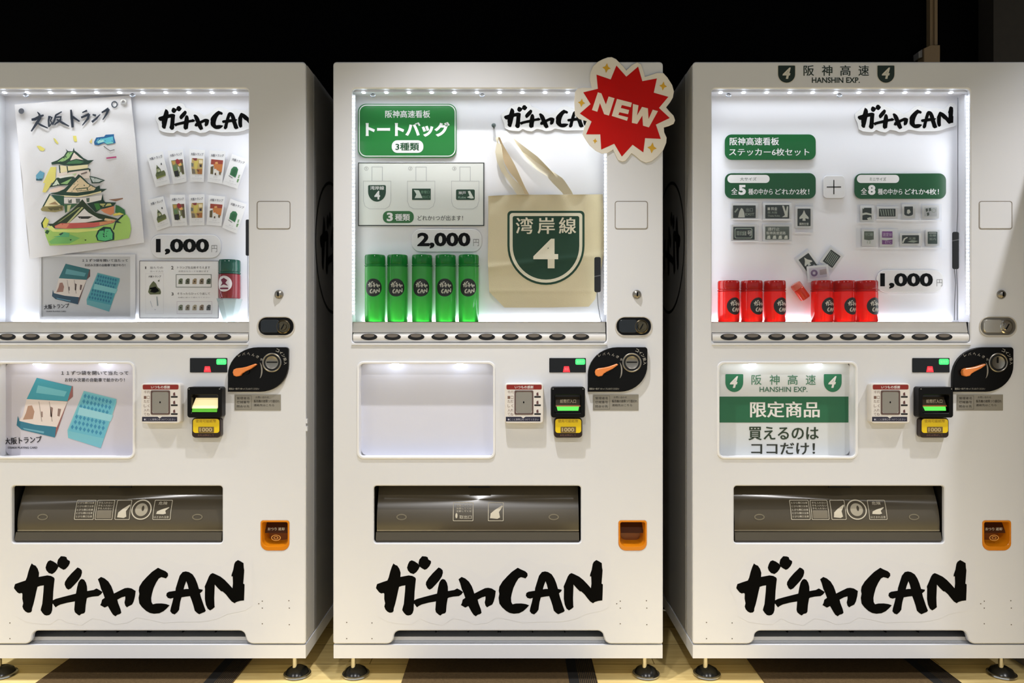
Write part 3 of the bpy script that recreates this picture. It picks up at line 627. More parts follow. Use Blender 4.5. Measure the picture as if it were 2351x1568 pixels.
# ------------------------------------------------------------------ printed artwork
def play_box_art(mb, T, y, dark):
    """teal card box and checked card back printed on a sheet; T maps small-poster crop points"""
    c = (lambda a, b: ink(*a)) if dark else (lambda a, b: ink(*b)); L = 0.00004
    def pl(pts, a, b, k): mb.poly([T(p) for p in pts], y-k*L, c(a, b))
    pl([(620,260),(1195,395),(1195,560),(1110,640),(915,1210),(930,1050),(460,600)], (92,62,60), (150,96,96), 1)
    pl([(620,260),(1180,395),(1110,635),(460,600)], (34,104,110), (66,158,180), 2)
    pl([(640,380),(1100,480),(1060,560),(610,500)], (88,150,156), (112,190,206), 3)
    pl([(460,600),(1110,640),(940,1050),(400,990),(330,950),(390,880)], (214,204,196), (226,214,210), 3)
    pl([(320,870),(345,950),(600,1010),(930,1045),(910,1215),(380,1090),(300,1020)], (30,66,88), (50,120,146), 4)
    pl([(400,1060),(740,1120),(730,1150),(420,1085)], (86,134,156), (110,170,190), 5)
    pl([(480,710),(545,700),(585,800),(560,920),(400,930),(450,820)], (150,110,96), (176,140,120), 4)
    for a in (650, 815): pl([(a,640),(a+12,640),(a+60,960),(a+45,960)], (150,140,134), (176,164,158), 4)
    for q in ([(690,800),(715,800),(715,890),(695,890)], [(840,720),(880,740),(865,890),(835,880)], [(960,750),(1010,760),(985,880),(950,870)]): pl(q, (96,76,72), (140,116,110), 4)
    pl([(1370,470),(1890,600),(1890,660),(1640,1385),(1120,1220),(1110,1100)], (96,160,166), (120,190,204), 1)
    pl([(1385,500),(1875,615),(1690,1230),(1130,1110)], (64,146,158), (104,182,204), 2)
    for r in range(7):
        if r == 3: continue
        for k in range(8):
            fx_, fy_ = (k+0.5+0.25*(r % 2))/8.6, (r+0.5)/7.4
            X0 = 1385+(1130-1385)*fy_+fx_*(490-(490-560)*fy_); Y0 = 500+(1110-500)*fy_+fx_*(115+5*fy_)
            pl([(X0,Y0-34),(X0+20,Y0+5),(X0-10,Y0+44),(X0-30,Y0)], (26,106,134), (60,140,178), 3)
    pl([(1300,730),(1840,860),(1800,960),(1270,850)], (120,184,188), (150,206,220), 4)
def poster_text(mb, T, y, col, k):
    def tx(s, x0, y0, x1, y1, off=0.012, ang=0.0):
        a, b = T((x0, y0)), T((x1, y1)); mb.text(s, (a[0]+b[0])/2, (a[1]+b[1])/2, b[0]-a[0], b[1]-a[1], y-0.0003, col, off=off, ang=ang)
    tx('１１ずつ袋を開いて当たって', 1010, 150, 2080, 215); tx('お好み次第の自動車で絵かわり！', 1070, 262, 2020, 325)
    tx('大阪トランプ', 110, 1205, 700, 1315, 0.03, -0.06); tx('OSAKA PLAYING CARD', 160, 1362, 630, 1392, 0.02)
def small_T(p): return (90+p[0]/10.22, 580+p[1]/10.22)
def big_T(p):
    x, y = small_T(p); return (84.2+1.473*(x-150.7), 867.3+1.467*(y-605.4))
PANEL = mat('lit_sheet', (222, 222, 230), 0.35, vary=0.01)
def poster_left(mb, W):
    mb.poly(rrect(823, 833, 1134, 1050, 13, 6), 0.042, mat('poster_grey_lilac', (206, 203, 214), 0.35, vary=0.02))
    pp = lambda a, b, y: P(a, b, 0.0)+Vector((0, y, 0))
    old = mb.mp; mb.mp = lambda a, b, y: P(a, b, 0.041)+Vector((0, y-0.041, 0))
    play_box_art(mb, big_T, 0.0412, False); poster_text(mb, big_T, 0.0412, ink(30, 30, 40), 1); mb.mp = old
def poster_mid(mb, W):
    mb.poly(rrect(823, 833, 1134, 1050, 13, 6), 0.042, mat('lit_sheet_white', (214, 216, 230), 0.35, vary=0.01))
def poster_right(mb, W):
    mb.poly(rrect(823, 833, 1134, 1050, 13, 6), 0.042, mat('lit_sheet_cool', (216, 220, 222), 0.35, vary=0.01))
    old = mb.mp; mb.mp = lambda a, b, y: P(a, b, 0.041)+Vector((0, y-0.041, 0)); y = 0.0412
    gr = mat('poster_green', (38, 104, 72), 0.4, vary=0.08, scale=20)
    mb.poly(rrect(1650.5, 910.5, 1948, 970), y, gr)
    mb.text('限定商品', 1802, 940, 159, 37, y-0.0004, PAPER, off=0.03)
    mb.text('買えるのは', 1799, 995, 161, 31, y, ink(40, 58, 40), off=0.028); mb.text('ココだけ！', 1798, 1030, 146, 27, y, ink(42, 46, 34), off=0.028)
    for cx in (1686, 1912): mb.poly(shield(cx-20.5, 859, cx+20.5, 900, 2, 0.45), y, mat('shield_green', (42, 120, 86), 0.4)); mb.text('4', cx-1, 877, 19, 27, y-0.0004, PAPER, off=0.03, shear=0.3)
    for i, ch in enumerate('阪神高速'): mb.text(ch, 1737+i*41.5, 872, 23, 23, y, ink(62, 122, 94), off=0.004)
    mb.text('HANSHIN EXP.', 1799, 894, 110, 12, y, ink(66, 112, 92), off=0.012); mb.mp = old

vm_left = machine(1.0165, -845.2, 'white vending machine with the castle cloth and illustrated cards in its window', poster_left, 'left')
vm_mid = machine(1.0, 0.0, 'white vending machine with the tote bag and green canisters in its window', poster_mid, 'mid')
vm_right = machine(1.0155, 813.6, 'white vending machine with red jars in its window and a lettered header', poster_right, 'right')

# ------------------------------------------------------------------ things in the windows
YB = 0.0775                                   # just in front of the cases' back wall (0.076)
def sign(name, label, cat, loops, y, m, art=None, thick=0.002, group=None, bev=0.6, side=None):
    mb = MB(); mb.poly(loops, y, m, thick, bev=bev, side=side); MB.bevd = 0.0006
    if art: art(mb, y)
    return tag(mb.build(name), label, cat, group)
MB.bevd = 0.0006
def logo_sign(x0, y0, x1, y1, label):
    def art(mb, y): logo(mb, x0, y0, x1, y1, y-0.0003, BLACKINK)
    sign('lettering_cutout', label, 'sign', [(x0+a*(x1-x0), y0+b*(y1-y0)) for a, b in LOGO_BACK], YB-0.0035, PAPER, art, 0.003, 'brush lettering cutouts in the windows')
logo_sign(363, 243, 585, 299, 'black brush lettering on white cutout above the illustrated cards')
logo_sign(1157, 241, 1377, 295, 'black brush lettering on white cutout, its end covered by the red NEW sign')
logo_sign(1969, 240, 2189, 297, 'black brush lettering on white cutout above the green label with the number 8')

def price(x0, y0, x1, y1, s, label, tx0, tx1, ty0, ty1, ex):
    def art(mb, y):
        mb.text(s, (tx0+tx1)/2, (ty0+ty1)/2, tx1-tx0, ty1-ty0, y-0.0004, BLACKINK, off=0.042)
        mb.text('円', ex, ty0+(ty1-ty0)*0.62, 13, 16, y-0.0004, ink(120, 120, 118), off=-0.004)
    sign('price_tag', label, 'price tag', rrect(x0, y0, x1, y1, (y1-y0)*0.42, 8), YB-0.005, PAPER2, art, 0.004, 'price tags')
price(346, 539, 507, 592, '1,000', 'white rounded price tag 1,000 yen below the illustrated cards', 358, 480, 548, 585, 492)
price(945, 526, 1106, 578, '2,000', 'white rounded price tag 2,000 yen above the green canisters', 958, 1080, 534, 571, 1093)
price(2012, 620, 2166, 671, '1,000', 'white rounded price tag 1,000 yen right of the red jars', 2021, 2142, 627, 663, 2157)

# --- left window: castle cloth
def cloth_y(px, py):
    return 0.0026*math.sin(px*0.031+py*0.012)+0.0008*math.sin(py*0.043-px*0.06)+0.0003*math.sin(px*0.17+py*0.09)
def CL(px, py, y):
    d = YB-0.012+cloth_y(px, py)+y; return P(px, py, d)
CLOTH = mat('white_cloth', (228, 225, 224), 0.85, vary=0.03, bump=0.25, bscale=900)
tc_ = thing('printed_cloth', 'white cloth printed with a green-roofed castle, pinned at its top corners', 'cloth', P(190, 594, YB-0.01))
mb = MB(CL); mb.poly([(33, 240), (150, 230), (300, 219), (312, 330), (322, 450), (331, 557), (200, 576), (68, 594), (56, 480), (44, 350)], 0.0, CLOTH, 0.002, fine=14)
art = []
def a3(col, *pts): art.append((col, PIX(pts, (50, 220), 7.84)))
def a4(col, *pts): art.append((col, PIX(pts, (50, 400), 7.84)))
DG, MG, LG, CR_, PE, YE = (30, 62, 44), (70, 124, 78), (150, 190, 120), (240, 226, 176), (232, 208, 166), (226, 214, 110)
a3(YE, (265,900),(330,900),(420,955),(390,995),(330,985)); a3(YE, (565,760),(600,770),(665,855),(640,870),(600,830)); a3(YE, (920,720),(980,720),(995,820),(960,830),(935,800)); a3((232,206,120), (1215,830),(1270,760),(1260,860))
a3((30,96,146), (1300,830),(1340,750),(1480,735),(1510,700),(1660,690),(1660,740),(1690,850),(1540,880),(1480,850),(1380,890),(1310,880))
a3((96,190,206), (1330,840),(1370,775),(1480,765),(1640,730),(1650,830),(1540,860),(1470,830),(1370,865)); a3((170,226,220), (1350,835),(1400,790),(1470,790),(1480,830),(1380,850)); a3((130,210,190), (1500,850),(1640,830),(1650,850),(1540,870))
art.append(((70, 70, 60), stroke(PIX([(1475,905),(1530,950),(1590,990),(1670,970)], (50,220), 7.84), 1.3))); a3((196,72,124), (1520,1110),(1700,1088),(1705,1115),(1525,1135))
a3((104,166,190), (255,1430),(330,1345),(410,1390),(380,1490),(360,1520),(260,1520)); a3((40,90,104), (255,1490),(370,1490),(360,1525),(260,1525))
a3((236,224,120), (520,1280),(620,1280),(600,1568),(380,1568)); a4((236,222,120), (470,0),(600,0),(500,230),(430,330),(370,320))
a3((236,220,206), (640,1380),(1230,1330),(1230,1480),(640,1510))
a3(DG, (530,1200),(640,1160),(760,1080),(810,1000),(790,950),(830,995),(915,1000),(935,930),(950,985),(1000,1020),(1110,1120),(1190,1160),(1300,1155),(1200,1230),(950,1262),(760,1250),(660,1225),(540,1238))
a3(LG, (825,1020),(920,1010),(850,1120),(760,1180),(640,1190),(760,1100)); a3((240,222,208), (940,1020),(1040,1110),(1110,1155),(980,1135),(870,1165)); a3(MG, (840,1190),(980,1150),(1120,1190),(1050,1220),(800,1225))
a3(CR_, (680,1252),(820,1268),(1190,1238),(1190,1310),(830,1360),(690,1390)); a3(DG, (665,1250),(690,1250),(700,1390),(680,1390)); a3(DG, (805,1265),(825,1265),(840,1380),(825,1400)); a3(DG, (830,1350),(1200,1300),(1240,1320),(1225,1385),(1205,1325),(835,1376))
a3((190,206,150), (640,1470),(820,1420),(990,1390),(960,1440),(700,1500)); a3((120,104,96), (1060,1400),(1170,1360),(1180,1385),(1070,1420))
a4(DG, (490,240),(630,65),(930,45),(970,70),(840,195),(650,205)); a4((214,222,196), (545,210),(630,95),(680,185)); a4(LG, (695,170),(900,75),(820,180)); a4((240,236,226), (640,50),(900,0),(960,20),(690,75))
a4(DG, (1215,30),(1320,50),(1500,110),(1400,160),(1260,165)); a4((196,204,198), (1235,50),(1320,68),(1460,112),(1380,140),(1280,145))
a4((240,214,196), (490,320),(520,270),(700,220),(800,240),(640,330))
a4(DG, (1020,0),(1070,30),(1200,160),(1330,235),(1400,200),(1410,262),(1535,265),(1440,322),(1200,392),(900,405),(690,375),(500,350),(640,320),(760,270),(900,140))
a4(PE, (1050,50),(1180,170),(1330,250),(1300,290),(1000,330),(800,320),(920,180)); a4((60,80,52), (950,260),(1190,235),(1190,300),(1000,300)); a4(PE, (975,275),(1170,255),(1170,290),(1010,292)); a4(CR_, (690,378),(1000,392),(1200,360),(1430,300),(1430,328),(1200,385),(1000,415),(720,402))
a4((238,230,222), (760,420),(1090,432),(1440,372),(1450,460),(1200,525),(760,525)); a4((110,116,106), (830,450),(900,450),(900,520),(840,520)); a4((110,116,106), (970,440),(1050,440),(1050,510),(980,520)); a4((90,110,96), (1160,430),(1220,425),(1215,500),(1170,505))
a4((40,84,60), (530,370),(760,390),(760,570),(700,560),(590,440)); a4(CR_, (500,370),(700,550),(480,590),(370,590)); a4(DG, (495,355),(520,360),(400,580),(365,595)); a4((150,138,84), (340,630),(380,580),(740,560),(740,650),(600,682),(360,662)); a4((96,88,50), (460,600),(730,575),(720,640),(520,655)); a4((170,140,100), (480,540),(600,490),(660,550))
a4((60,100,60), (760,540),(1010,530),(780,700)); a4((206,206,150), (820,560),(890,550),(850,680),(815,670)); a4(DG, (1170,525),(1430,465),(1455,350),(1470,460),(1500,500),(1700,508),(1640,590),(1420,625),(1330,690)); a4((196,190,120), (1400,530),(1600,525),(1620,560),(1440,590)); a4((64,130,58), (1300,530),(1390,520),(1420,620),(1350,650))
a4((222,140,96), (1420,640),(1660,570),(1660,700),(1600,735),(1480,690)); a4((52,110,58), (1690,550),(1750,570),(1850,640),(1875,750),(1680,690)); a4((150,112,88), (1560,455),(1700,440),(1820,425),(1820,445),(1690,490))
a4((44,62,34), (1090,450),(1180,560),(1320,690),(1500,735),(1730,800),(1640,865),(1300,885),(560,975),(460,890),(560,890),(700,790),(900,650),(1030,520)); a4((200,200,140), (1080,590),(1110,600),(850,880),(800,890)); a4((150,160,96), (1010,600),(1060,590),(700,850),(640,880))
a4((238,230,224), (1125,620),(1200,690),(1380,795),(1460,815),(1150,868),(850,882),(1000,745)); a4((50,48,44), (1000,760),(1280,755),(1200,802),(1050,802)); a4((226,200,150), (1500,790),(1690,820),(1600,850),(1480,830))
a4((226,208,90), (1640,715),(1760,690),(1840,722),(1650,748))
a4((168,206,104), (410,1000),(600,985),(1300,965),(1650,880),(1760,780),(1885,720),(1940,800),(1970,980),(1930,1150),(1700,1190),(1300,1235),(900,1270),(500,1285),(430,1110))
a4((208,96,88), (590,930),(700,882),(1300,870),(1690,825),(1650,872),(1300,950),(800,982),(600,968)); a4((224,140,110), (600,940),(700,890),(860,892),(800,970),(620,965)); a4((214,150,100), (1400,862),(1690,828),(1640,870),(1400,925))
a4((226,232,130), (430,940),(540,930),(610,1000),(1400,980),(1380,1012),(1000,1050),(560,1035)); a4(DG, (345,880),(420,765),(440,790),(385,900),(400,985),(360,950)); a4((226,222,96), (375,880),(430,775),(490,830),(440,960),(395,965))
a4((124,188,104), (490,1210),(600,1140),(860,1080),(1050,1150),(860,1245),(520,1255)); a4((96,176,120), (690,1100),(760,1040),(860,1060),(850,1130),(560,1130)); a4((30,74,60), (660,1080),(740,1045),(750,1060),(700,1100)); a4((40,84,44), (415,1050),(450,1000),(500,1020),(460,1080)); a4((20,50,34), (860,1170),(900,1170),(880,1200)); a4((20,50,34), (1130,1175),(1170,1180),(1140,1200))
a4((18,58,50), (1330,1110),(1370,1010),(1470,945),(1600,955),(1665,1060),(1665,1180),(1510,1215),(1360,1195)); a4((88,190,120), (1355,1110),(1400,1020),(1475,1010),(1480,1080),(1500,980),(1590,985),(1635,1070),(1630,1170),(1500,1200),(1380,1185)); a4((18,58,50), (1450,1070),(1490,1070),(1480,1105))
a4((18,50,40), (1640,1000),(1680,850),(1810,730),(1830,745),(1730,840),(1800,880),(1700,870),(1660,1000))
for i, (c, pts) in enumerate(art): mb.poly(pts, -0.0008-i*0.00003, ink(*c, 0.85), fine=9)
for pts, wd_ in (([(175,430),(240,420),(330,370),(395,348)], [40,55,50,30]), ([(280,290),(315,330),(330,400),(270,490),(170,640)], [15,35,50,50,25]), ([(265,475),(350,530),(470,582)], [20,38,20]),
                 ([(500,365),(480,450),(490,560)], [50,30,34]), ([(495,370),(542,390),(512,450),(548,485),(500,545)], [28,32,26,30,20]), ([(720,285),(610,350)], [20,36]), ([(612,345),(590,430),(555,525)], [30,36,26]), ([(615,385),(705,380),(690,440),(585,522)], [25,42,42,22]), ([(630,425),(740,490),(852,548)], [30,42,20]),
                 ([(885,250),(900,400),(915,570)], [30,50,42]), ([(915,375),(1040,462)], [42,26]), ([(1088,302),(1175,265)], [20,36]), ([(1068,392),(1215,328)], [36,46]), ([(1212,325),(1190,410),(1090,532)], [42,42,16]),
                 ([(1272,338),(1335,356)], [26,42]), ([(1262,472),(1340,410),(1412,333)], [42,36,16]), ([(1438,302),(1565,232)], [26,56]), ([(1562,236),(1530,320),(1458,432)], [46,40,16])):
    mb.poly(stroke(PIX(pts, (50, 220), 7.84), [v/7.84 for v in wd_]), -0.0042, ink(34, 42, 54, 0.8), fine=6)
q = PIX([(1668, 155)], (50, 220), 7.84)[0]; mb.poly([ell(q[0], q[1], 7.5, 8, 20), ell(q[0], q[1], 4.8, 5.4, 20)], -0.004, ink(62, 70, 78, 0.8))
mb.build('cloth_panel', tc_)
for px, py, r in ((49, 255, 6.5), (283, 234, 7)):
    mb = MB(); y = YB-0.019; mb.poly([ell(px, py, r, r, 20), ell(px, py, r*0.55, r*0.55, 20)] if px > 100 else ell(px, py, r, r, 20), y-0.004, STEEL if px > 100 else mat('grey_pin', (92, 94, 100), 0.4), 0.004); mb.build('pin', tc_)

# --- ten illustrated cards in two fanned rows
def card(quad, k, label):
    pts = PIX(quad, (320, 330), 7.465)
    def B(a, b, y):
        p, q, r, s = pts; x = (1-a)*(1-b)*p[0]+a*(1-b)*q[0]+a*b*r[0]+(1-a)*b*s[0]; z = (1-a)*(1-b)*p[1]+a*(1-b)*q[1]+a*b*r[1]+(1-a)*b*s[1]
        return P(x, z, YB-0.006+y-0.004*math.sin(b*PI)*0.5)
    mb = MB(B); mb.poly([(0, 0), (1, 0), (1, 1), (0, 1)], 0.0, PAPER, 0.0018, fine=0.3); L = -0.0003
    mb.text('大阪トランプ', 0.5, 0.145, 0.8, 0.085, L*2, ink(70, 70, 84), ang=-0.02, off=0.03)
    def bl(col, *p): nonlocal L; L -= 0.00005; mb.poly(list(p), L, ink(*col), fine=0.25)
    if k == 0:
        bl((96,104,60), (.22,.78),(.2,.66),(.3,.58),(.36,.46),(.44,.36),(.5,.42),(.6,.5),(.62,.58),(.8,.56),(.86,.64),(.84,.72)); bl((150,156,112), (.3,.62),(.38,.46),(.46,.38),(.54,.5),(.6,.6),(.42,.66)); bl((70,84,44), (.26,.6),(.5,.55),(.62,.6),(.4,.66)); bl((60,70,42), (.36,.48),(.48,.4),(.56,.48)); bl((206,206,180), (.42,.55),(.52,.52),(.55,.56),(.45,.59)); bl((70,70,74), (.68,.36),(.76,.32),(.78,.38),(.72,.4)); bl((120,128,54), (.22,.78),(.24,.72),(.84,.7),(.84,.73))
    elif k == 1:
        bl((120,126,80), (.12,.3),(.9,.3),(.9,.76),(.75,.76),(.7,.68),(.6,.68),(.55,.8),(.2,.8),(.15,.6)); bl((150,40,44), (.42,.3),(.55,.27),(.7,.32),(.72,.42),(.5,.45),(.42,.38)); bl((190,150,70), (.14,.32),(.4,.33),(.38,.42),(.2,.44)); bl((30,28,26), (.2,.63),(.5,.62),(.52,.78),(.38,.81),(.22,.78)); bl((206,204,196), (.5,.5),(.6,.52),(.62,.66),(.54,.66)); bl((110,60,50), (.72,.3),(.9,.3),(.9,.42),(.74,.4)); bl((236,176,100), (.55,.44),(.75,.4),(.8,.48),(.6,.5)); bl((86,78,52), (.7,.5),(.9,.48),(.88,.74),(.72,.7)); bl((96,130,88), (.2,.48),(.4,.48),(.42,.6),(.22,.6))
    elif k == 2:
        bl((190,164,104), (.16,.28),(.9,.28),(.86,.76),(.15,.76),(.1,.5)); bl((128,52,48), (.18,.28),(.5,.27),(.45,.4),(.34,.36)); bl((206,186,90), (.3,.35),(.6,.35),(.5,.6),(.32,.6)); bl((60,48,46), (.66,.46),(.82,.45),(.82,.54),(.68,.54)); bl((164,104,50), (.5,.6),(.86,.6),(.84,.76),(.55,.76)); bl((120,110,92), (.14,.6),(.34,.62),(.4,.75),(.16,.76)); bl((96,60,44), (.45,.62),(.65,.64),(.6,.7)); bl((230,214,170), (.62,.32),(.86,.32),(.86,.42),(.64,.42)); bl((110,116,104), (.1,.42),(.26,.44),(.24,.54),(.12,.54))
    elif k == 3:
        bl((150,60,44), (.14,.28),(.9,.28),(.9,.42),(.14,.44)); bl((196,120,60), (.3,.42),(.9,.4),(.88,.66),(.6,.6),(.4,.6)); bl((96,84,52), (.14,.52),(.32,.48),(.34,.74),(.16,.74)); bl((232,226,214), (.4,.58),(.5,.56),(.66,.7),(.6,.76),(.4,.7)); bl((214,160,96), (.4,.36),(.55,.34),(.6,.4),(.42,.42)); bl((90,70,56), (.44,.7),(.52,.68),(.54,.76),(.44,.76)); bl((120,96,60), (.7,.64),(.86,.64),(.82,.74),(.72,.72))
    else:
        bl((50,112,70), (.26,.64),(.24,.46),(.34,.36),(.52,.34),(.66,.4),(.68,.56),(.66,.68)); bl((38,92,56), (.34,.62),(.34,.46),(.5,.4),(.6,.46),(.6,.64)); bl((90,90,90), (.22,.67),(.5,.71),(.5,.73),(.22,.69)); bl((140,170,130), (.8,.56),(.88,.54),(.88,.66),(.8,.66)); bl((110,150,100), (.8,.7),(.92,.68),(.9,.8),(.82,.8))
    mb.text('カード', 0.5, 0.825, 0.26, 0.03, -0.0009, ink(130, 130, 126)); mb.text('おおさかの名所と名物', 0.5, 0.89, 0.7, 0.022, -0.0009, ink(170, 170, 170)); mb.text('トランプカード', 0.5, 0.93, 0.5, 0.018, -0.0009, ink(180, 180, 180))
    return tag(mb.build('illustrated_card'), label, 'card', 'illustrated cards in two fanned rows')
nm = ('castle drawing', 'red, green and black picture', 'yellow and brown picture', 'red and orange picture', 'green dome picture')
rows = (((( 120,185),(400,130),(530,685),(280,740)), ((485,120),(745,95),(810,650),(580,690)), ((855,85),(1125,110),(1105,655),(870,650)), ((1205,110),(1480,130),(1420,690),(1165,650)), ((1590,175),(1850,270),(1680,775),(1420,690))),
        (((140,960),(410,900),(540,1410),(300,1490)), ((525,875),(780,870),(820,1400),(560,1420)), ((850,870),(1115,865),(1115,1395),(860,1400)), ((1190,880),(1470,905),(1405,1410),(1150,1390)), ((1560,940),(1840,1040),(1670,1540),(1420,1440))))
for r, row in enumerate(rows):
    for k, qd in enumerate(row): card(qd, k, 'white card with a %s, in the %s fanned row of cards' % (nm[k], ('upper', 'lower')[r]))

# --- small poster, instruction sheet, jar
def art_p(mb, y): play_box_art(mb, small_T, y-0.0003, True); poster_text(mb, small_T, y-0.0004, ink(26, 26, 34), 1)
tp = thing('poster', 'small grey poster of a teal card box behind clear plastic, below the castle cloth', 'poster', P(200, 735, YB))
mb = MB(); mb.poly(rrect(95, 589, 299, 727, 1), YB-0.003, mat('poster_grey', (196, 196, 197), 0.4, vary=0.05, scale=14), 0.002); art_p(mb, YB-0.003); mb.build('printed_sheet', tp)
mb = MB(); mb.poly([rrect(91, 584, 311, 735, 1), rrect(95, 589, 299, 727, 1)], YB-0.005, mat('holder_white', (226, 226, 229), 0.25), 0.004); mb.build('holder', tp)
def art_s(mb, y):
    L = y-0.0003; g = ink(120, 118, 122)
    mb.poly([rrect(319.5, 598, 502.5, 731.5, 2), rrect(321.5, 600, 500.5, 729.5, 1)], L, ink(140, 138, 144))
    K = lambda pts: PIX(pts, (310, 590), 8.707)
    def tx(s, x0, y0, x1, y1, c=(90, 84, 84), off=0.012): a, b = K([(x0, y0), (x1, y1)]); mb.text(s, (a[0]+b[0])/2, (a[1]+b[1])/2, b[0]-a[0], b[1]-a[1], L-0.0001, ink(*c), off=off)
    tx('1', 200, 190, 225, 240); tx('当たりの', 300, 190, 560, 235); tx('カード入り', 300, 270, 560, 305, (150, 146, 146)); tx('2', 722, 180, 770, 250, (70, 66, 62), 0.03); tx('トランプを五枚そろえます', 845, 185, 1500, 235); tx('お好きなカードを選びます', 870, 270, 1470, 300, (140, 136, 136)); tx('3', 728, 710, 770, 770, (70, 66, 62), 0.03); tx('そろったらひっくり返して', 845, 710, 1500, 755); tx('台紙に並べて遊んでください', 860, 795, 1500, 820, (150, 146, 146))
    fr = lambda a, b, c, d, w_=8, col=(150, 148, 150): mb.poly([K(rrect(a, b, c, d)), K(rrect(a+w_, b+w_, c-w_, d-w_))], L-0.0001, ink(*col))
    fr(210, 330, 570, 1135, 4, (206, 204, 206)); fr(815, 345, 1530, 610, 14, (128, 132, 122)); fr(835, 885, 1540, 1135, 6, (190, 176, 184))
    pl = lambda c, *p: mb.poly(K(p), L-0.0002, ink(*c))
    tx('大阪トランプ', 265, 370, 520, 410, (60, 56, 56), 0.03)
    pl((92,98,62), (260,700),(275,650),(290,580),(330,520),(370,480),(420,530),(450,600),(500,640),(520,700),(510,745),(300,750)); pl((130,140,96), (300,700),(330,640),(440,620),(490,680),(400,720)); pl((64,70,44), (290,620),(420,590),(430,620),(300,650)); pl((110,116,100), (455,470),(490,450),(490,490),(460,495))
    pl((150,158,162), (425,790),(445,790),(468,970),(440,980)); pl((190,194,198), (310,870),(350,1000),(340,1010),(300,890)); pl((180,180,190), (385,1040),(420,1050),(400,1065))
    for yy, cs in ((425, ((96,104,76),(88,90,70),(150,130,100),(120,106,84),(74,86,66))), (950, ((120,126,104),(140,130,112),(168,156,132),(140,120,100),(90,92,92)))):
        for k, c in enumerate(cs):
            x = 865+k*140; pl(c, (x, yy+115), (x+8, yy+30), (x+50, yy), (x+88, yy+10), (x+84, yy+115)); pl(tuple(min(255, v+50) for v in c), (x+30, yy+60), (x+60, yy+45), (x+55, yy+90))
sign('instruction_sheet', 'white instruction sheet with thin grey border beside the small red jar', 'sign', rrect(319, 597.5, 503, 732, 2), YB-0.004, PAPER, art_s, 0.003)

def curved(cx, y, z, r, ang0):
    """map (arc in metres, height in metres) onto a cylinder's front"""
    return lambda a, b, d: Vector((cx+(r-d)*math.sin(ang0+a/r), y-(r-d)*math.cos(ang0+a/r), z+b))
def canister(name, c, r, h, cap, body_m, cap_m, label, cat, group, lab_z, lab_r, lab_ang, disc=None, mark=None, logo_keys=True):
    t = thing(name, label, cat, c, group)
    mb = MB(); z1 = h-cap; mb.lathe(c, [(r*0.55, 0.0006), (r*0.93, 0.0006), (r, 0.004), (r, z1-0.004), (r*0.985, z1-0.001), (r*0.94, z1)], body_m, 32); mb.build('body', t)
    mb = MB(); mb.lathe((c[0], c[1], c[2]+z1), [(r*0.94, 0.0004), (r*1.02, 0.001), (r*1.02, 0.005), (r*0.95, 0.0065), (r*1.0, 0.009), (r*1.0, cap-0.004), (r*0.94, cap-0.0005), (r*0.5, cap)], cap_m, 32); mb.build('lid', t)
    mb = MB(curved(c[0], c[1], c[2]+lab_z, r, lab_ang)); mb.poly(ell(0, 0, lab_r, lab_r*1.02, 30), -0.0006, disc or mat('label_black', (24, 26, 22), 0.4), fine=0.006)
    f = lambda k, x0, y0, sx, sy: [(x0+a*sx, y0-b*sy) for a, b in LOGO[k]]
    mk = mark or mat('label_ivory', (206, 204, 192), 0.5, vary=0)
    if logo_keys:
        for k in ('ga', 'd1', 'd2', 'c1', 'c2', 'c3', 'ya'): mb.poly(f(k, -lab_r*0.62, lab_r*0.72, lab_r*2.6, lab_r*0.72), -0.0010, mk, fine=0.004)
        for k in ('C', 'A', 'N'): mb.poly([f(k, -lab_r*1.75, lab_r*0.0, lab_r*2.5, lab_r*0.7)]+([f('Ah', -lab_r*1.75, lab_r*0.0, lab_r*2.5, lab_r*0.7)] if k == 'A' else []), -0.0010, mk, fine=0.004)
    else:
        mb.poly([(-lab_r*.5, -lab_r*.3), (-lab_r*.2, lab_r*.1), (-lab_r*.45, lab_r*.5), (0, lab_r*.75), (lab_r*.45, lab_r*.45), (lab_r*.2, lab_r*.1), (lab_r*.55, -lab_r*.3), (0, -lab_r*.1)], -0.0010, mk, fine=0.004)
        mb.poly(rrect(-lab_r*.6, -lab_r*.72, lab_r*.55, -lab_r*.5, lab_r*.08), -0.0010, mk, fine=0.004)
    mb.build('round_label', t); return t
SHELF = HC+(CY-739)*S+0.0003
# --- middle window: five green canisters
GB, GC = plastic('green_plastic', (84, 198, 92), (120, 235, 130), 0.5, 0.16), plastic('green_lid', (10, 150, 58), (40, 205, 90), 0.5, 0.14)
gcx = (861, 912.5, 969, 1023, 1076); k45 = S*(DIST+0.044)/DIST
first = None
gl = ('green canister at the left end of the row of five', 'second green canister from the left of five, close beside the first', 'green canister in the middle of the row of five', 'fourth green canister from the left of the row of five', 'green canister at the right end of five, nearest the tote bag')
for i, px in enumerate(gcx):
    x = (px-CX)*k45
    if i == 0: first = canister('green_canister', (x, 0.0455, SHELF), 23.4*k45, 154*k45, 27*k45, GB, GC, gl[0], 'canister', 'green canisters in the window', 78*k45, 0.0265, 0.0)
    else: copy_tree(first, (x-first.location.x, 0, 0), gl[i])
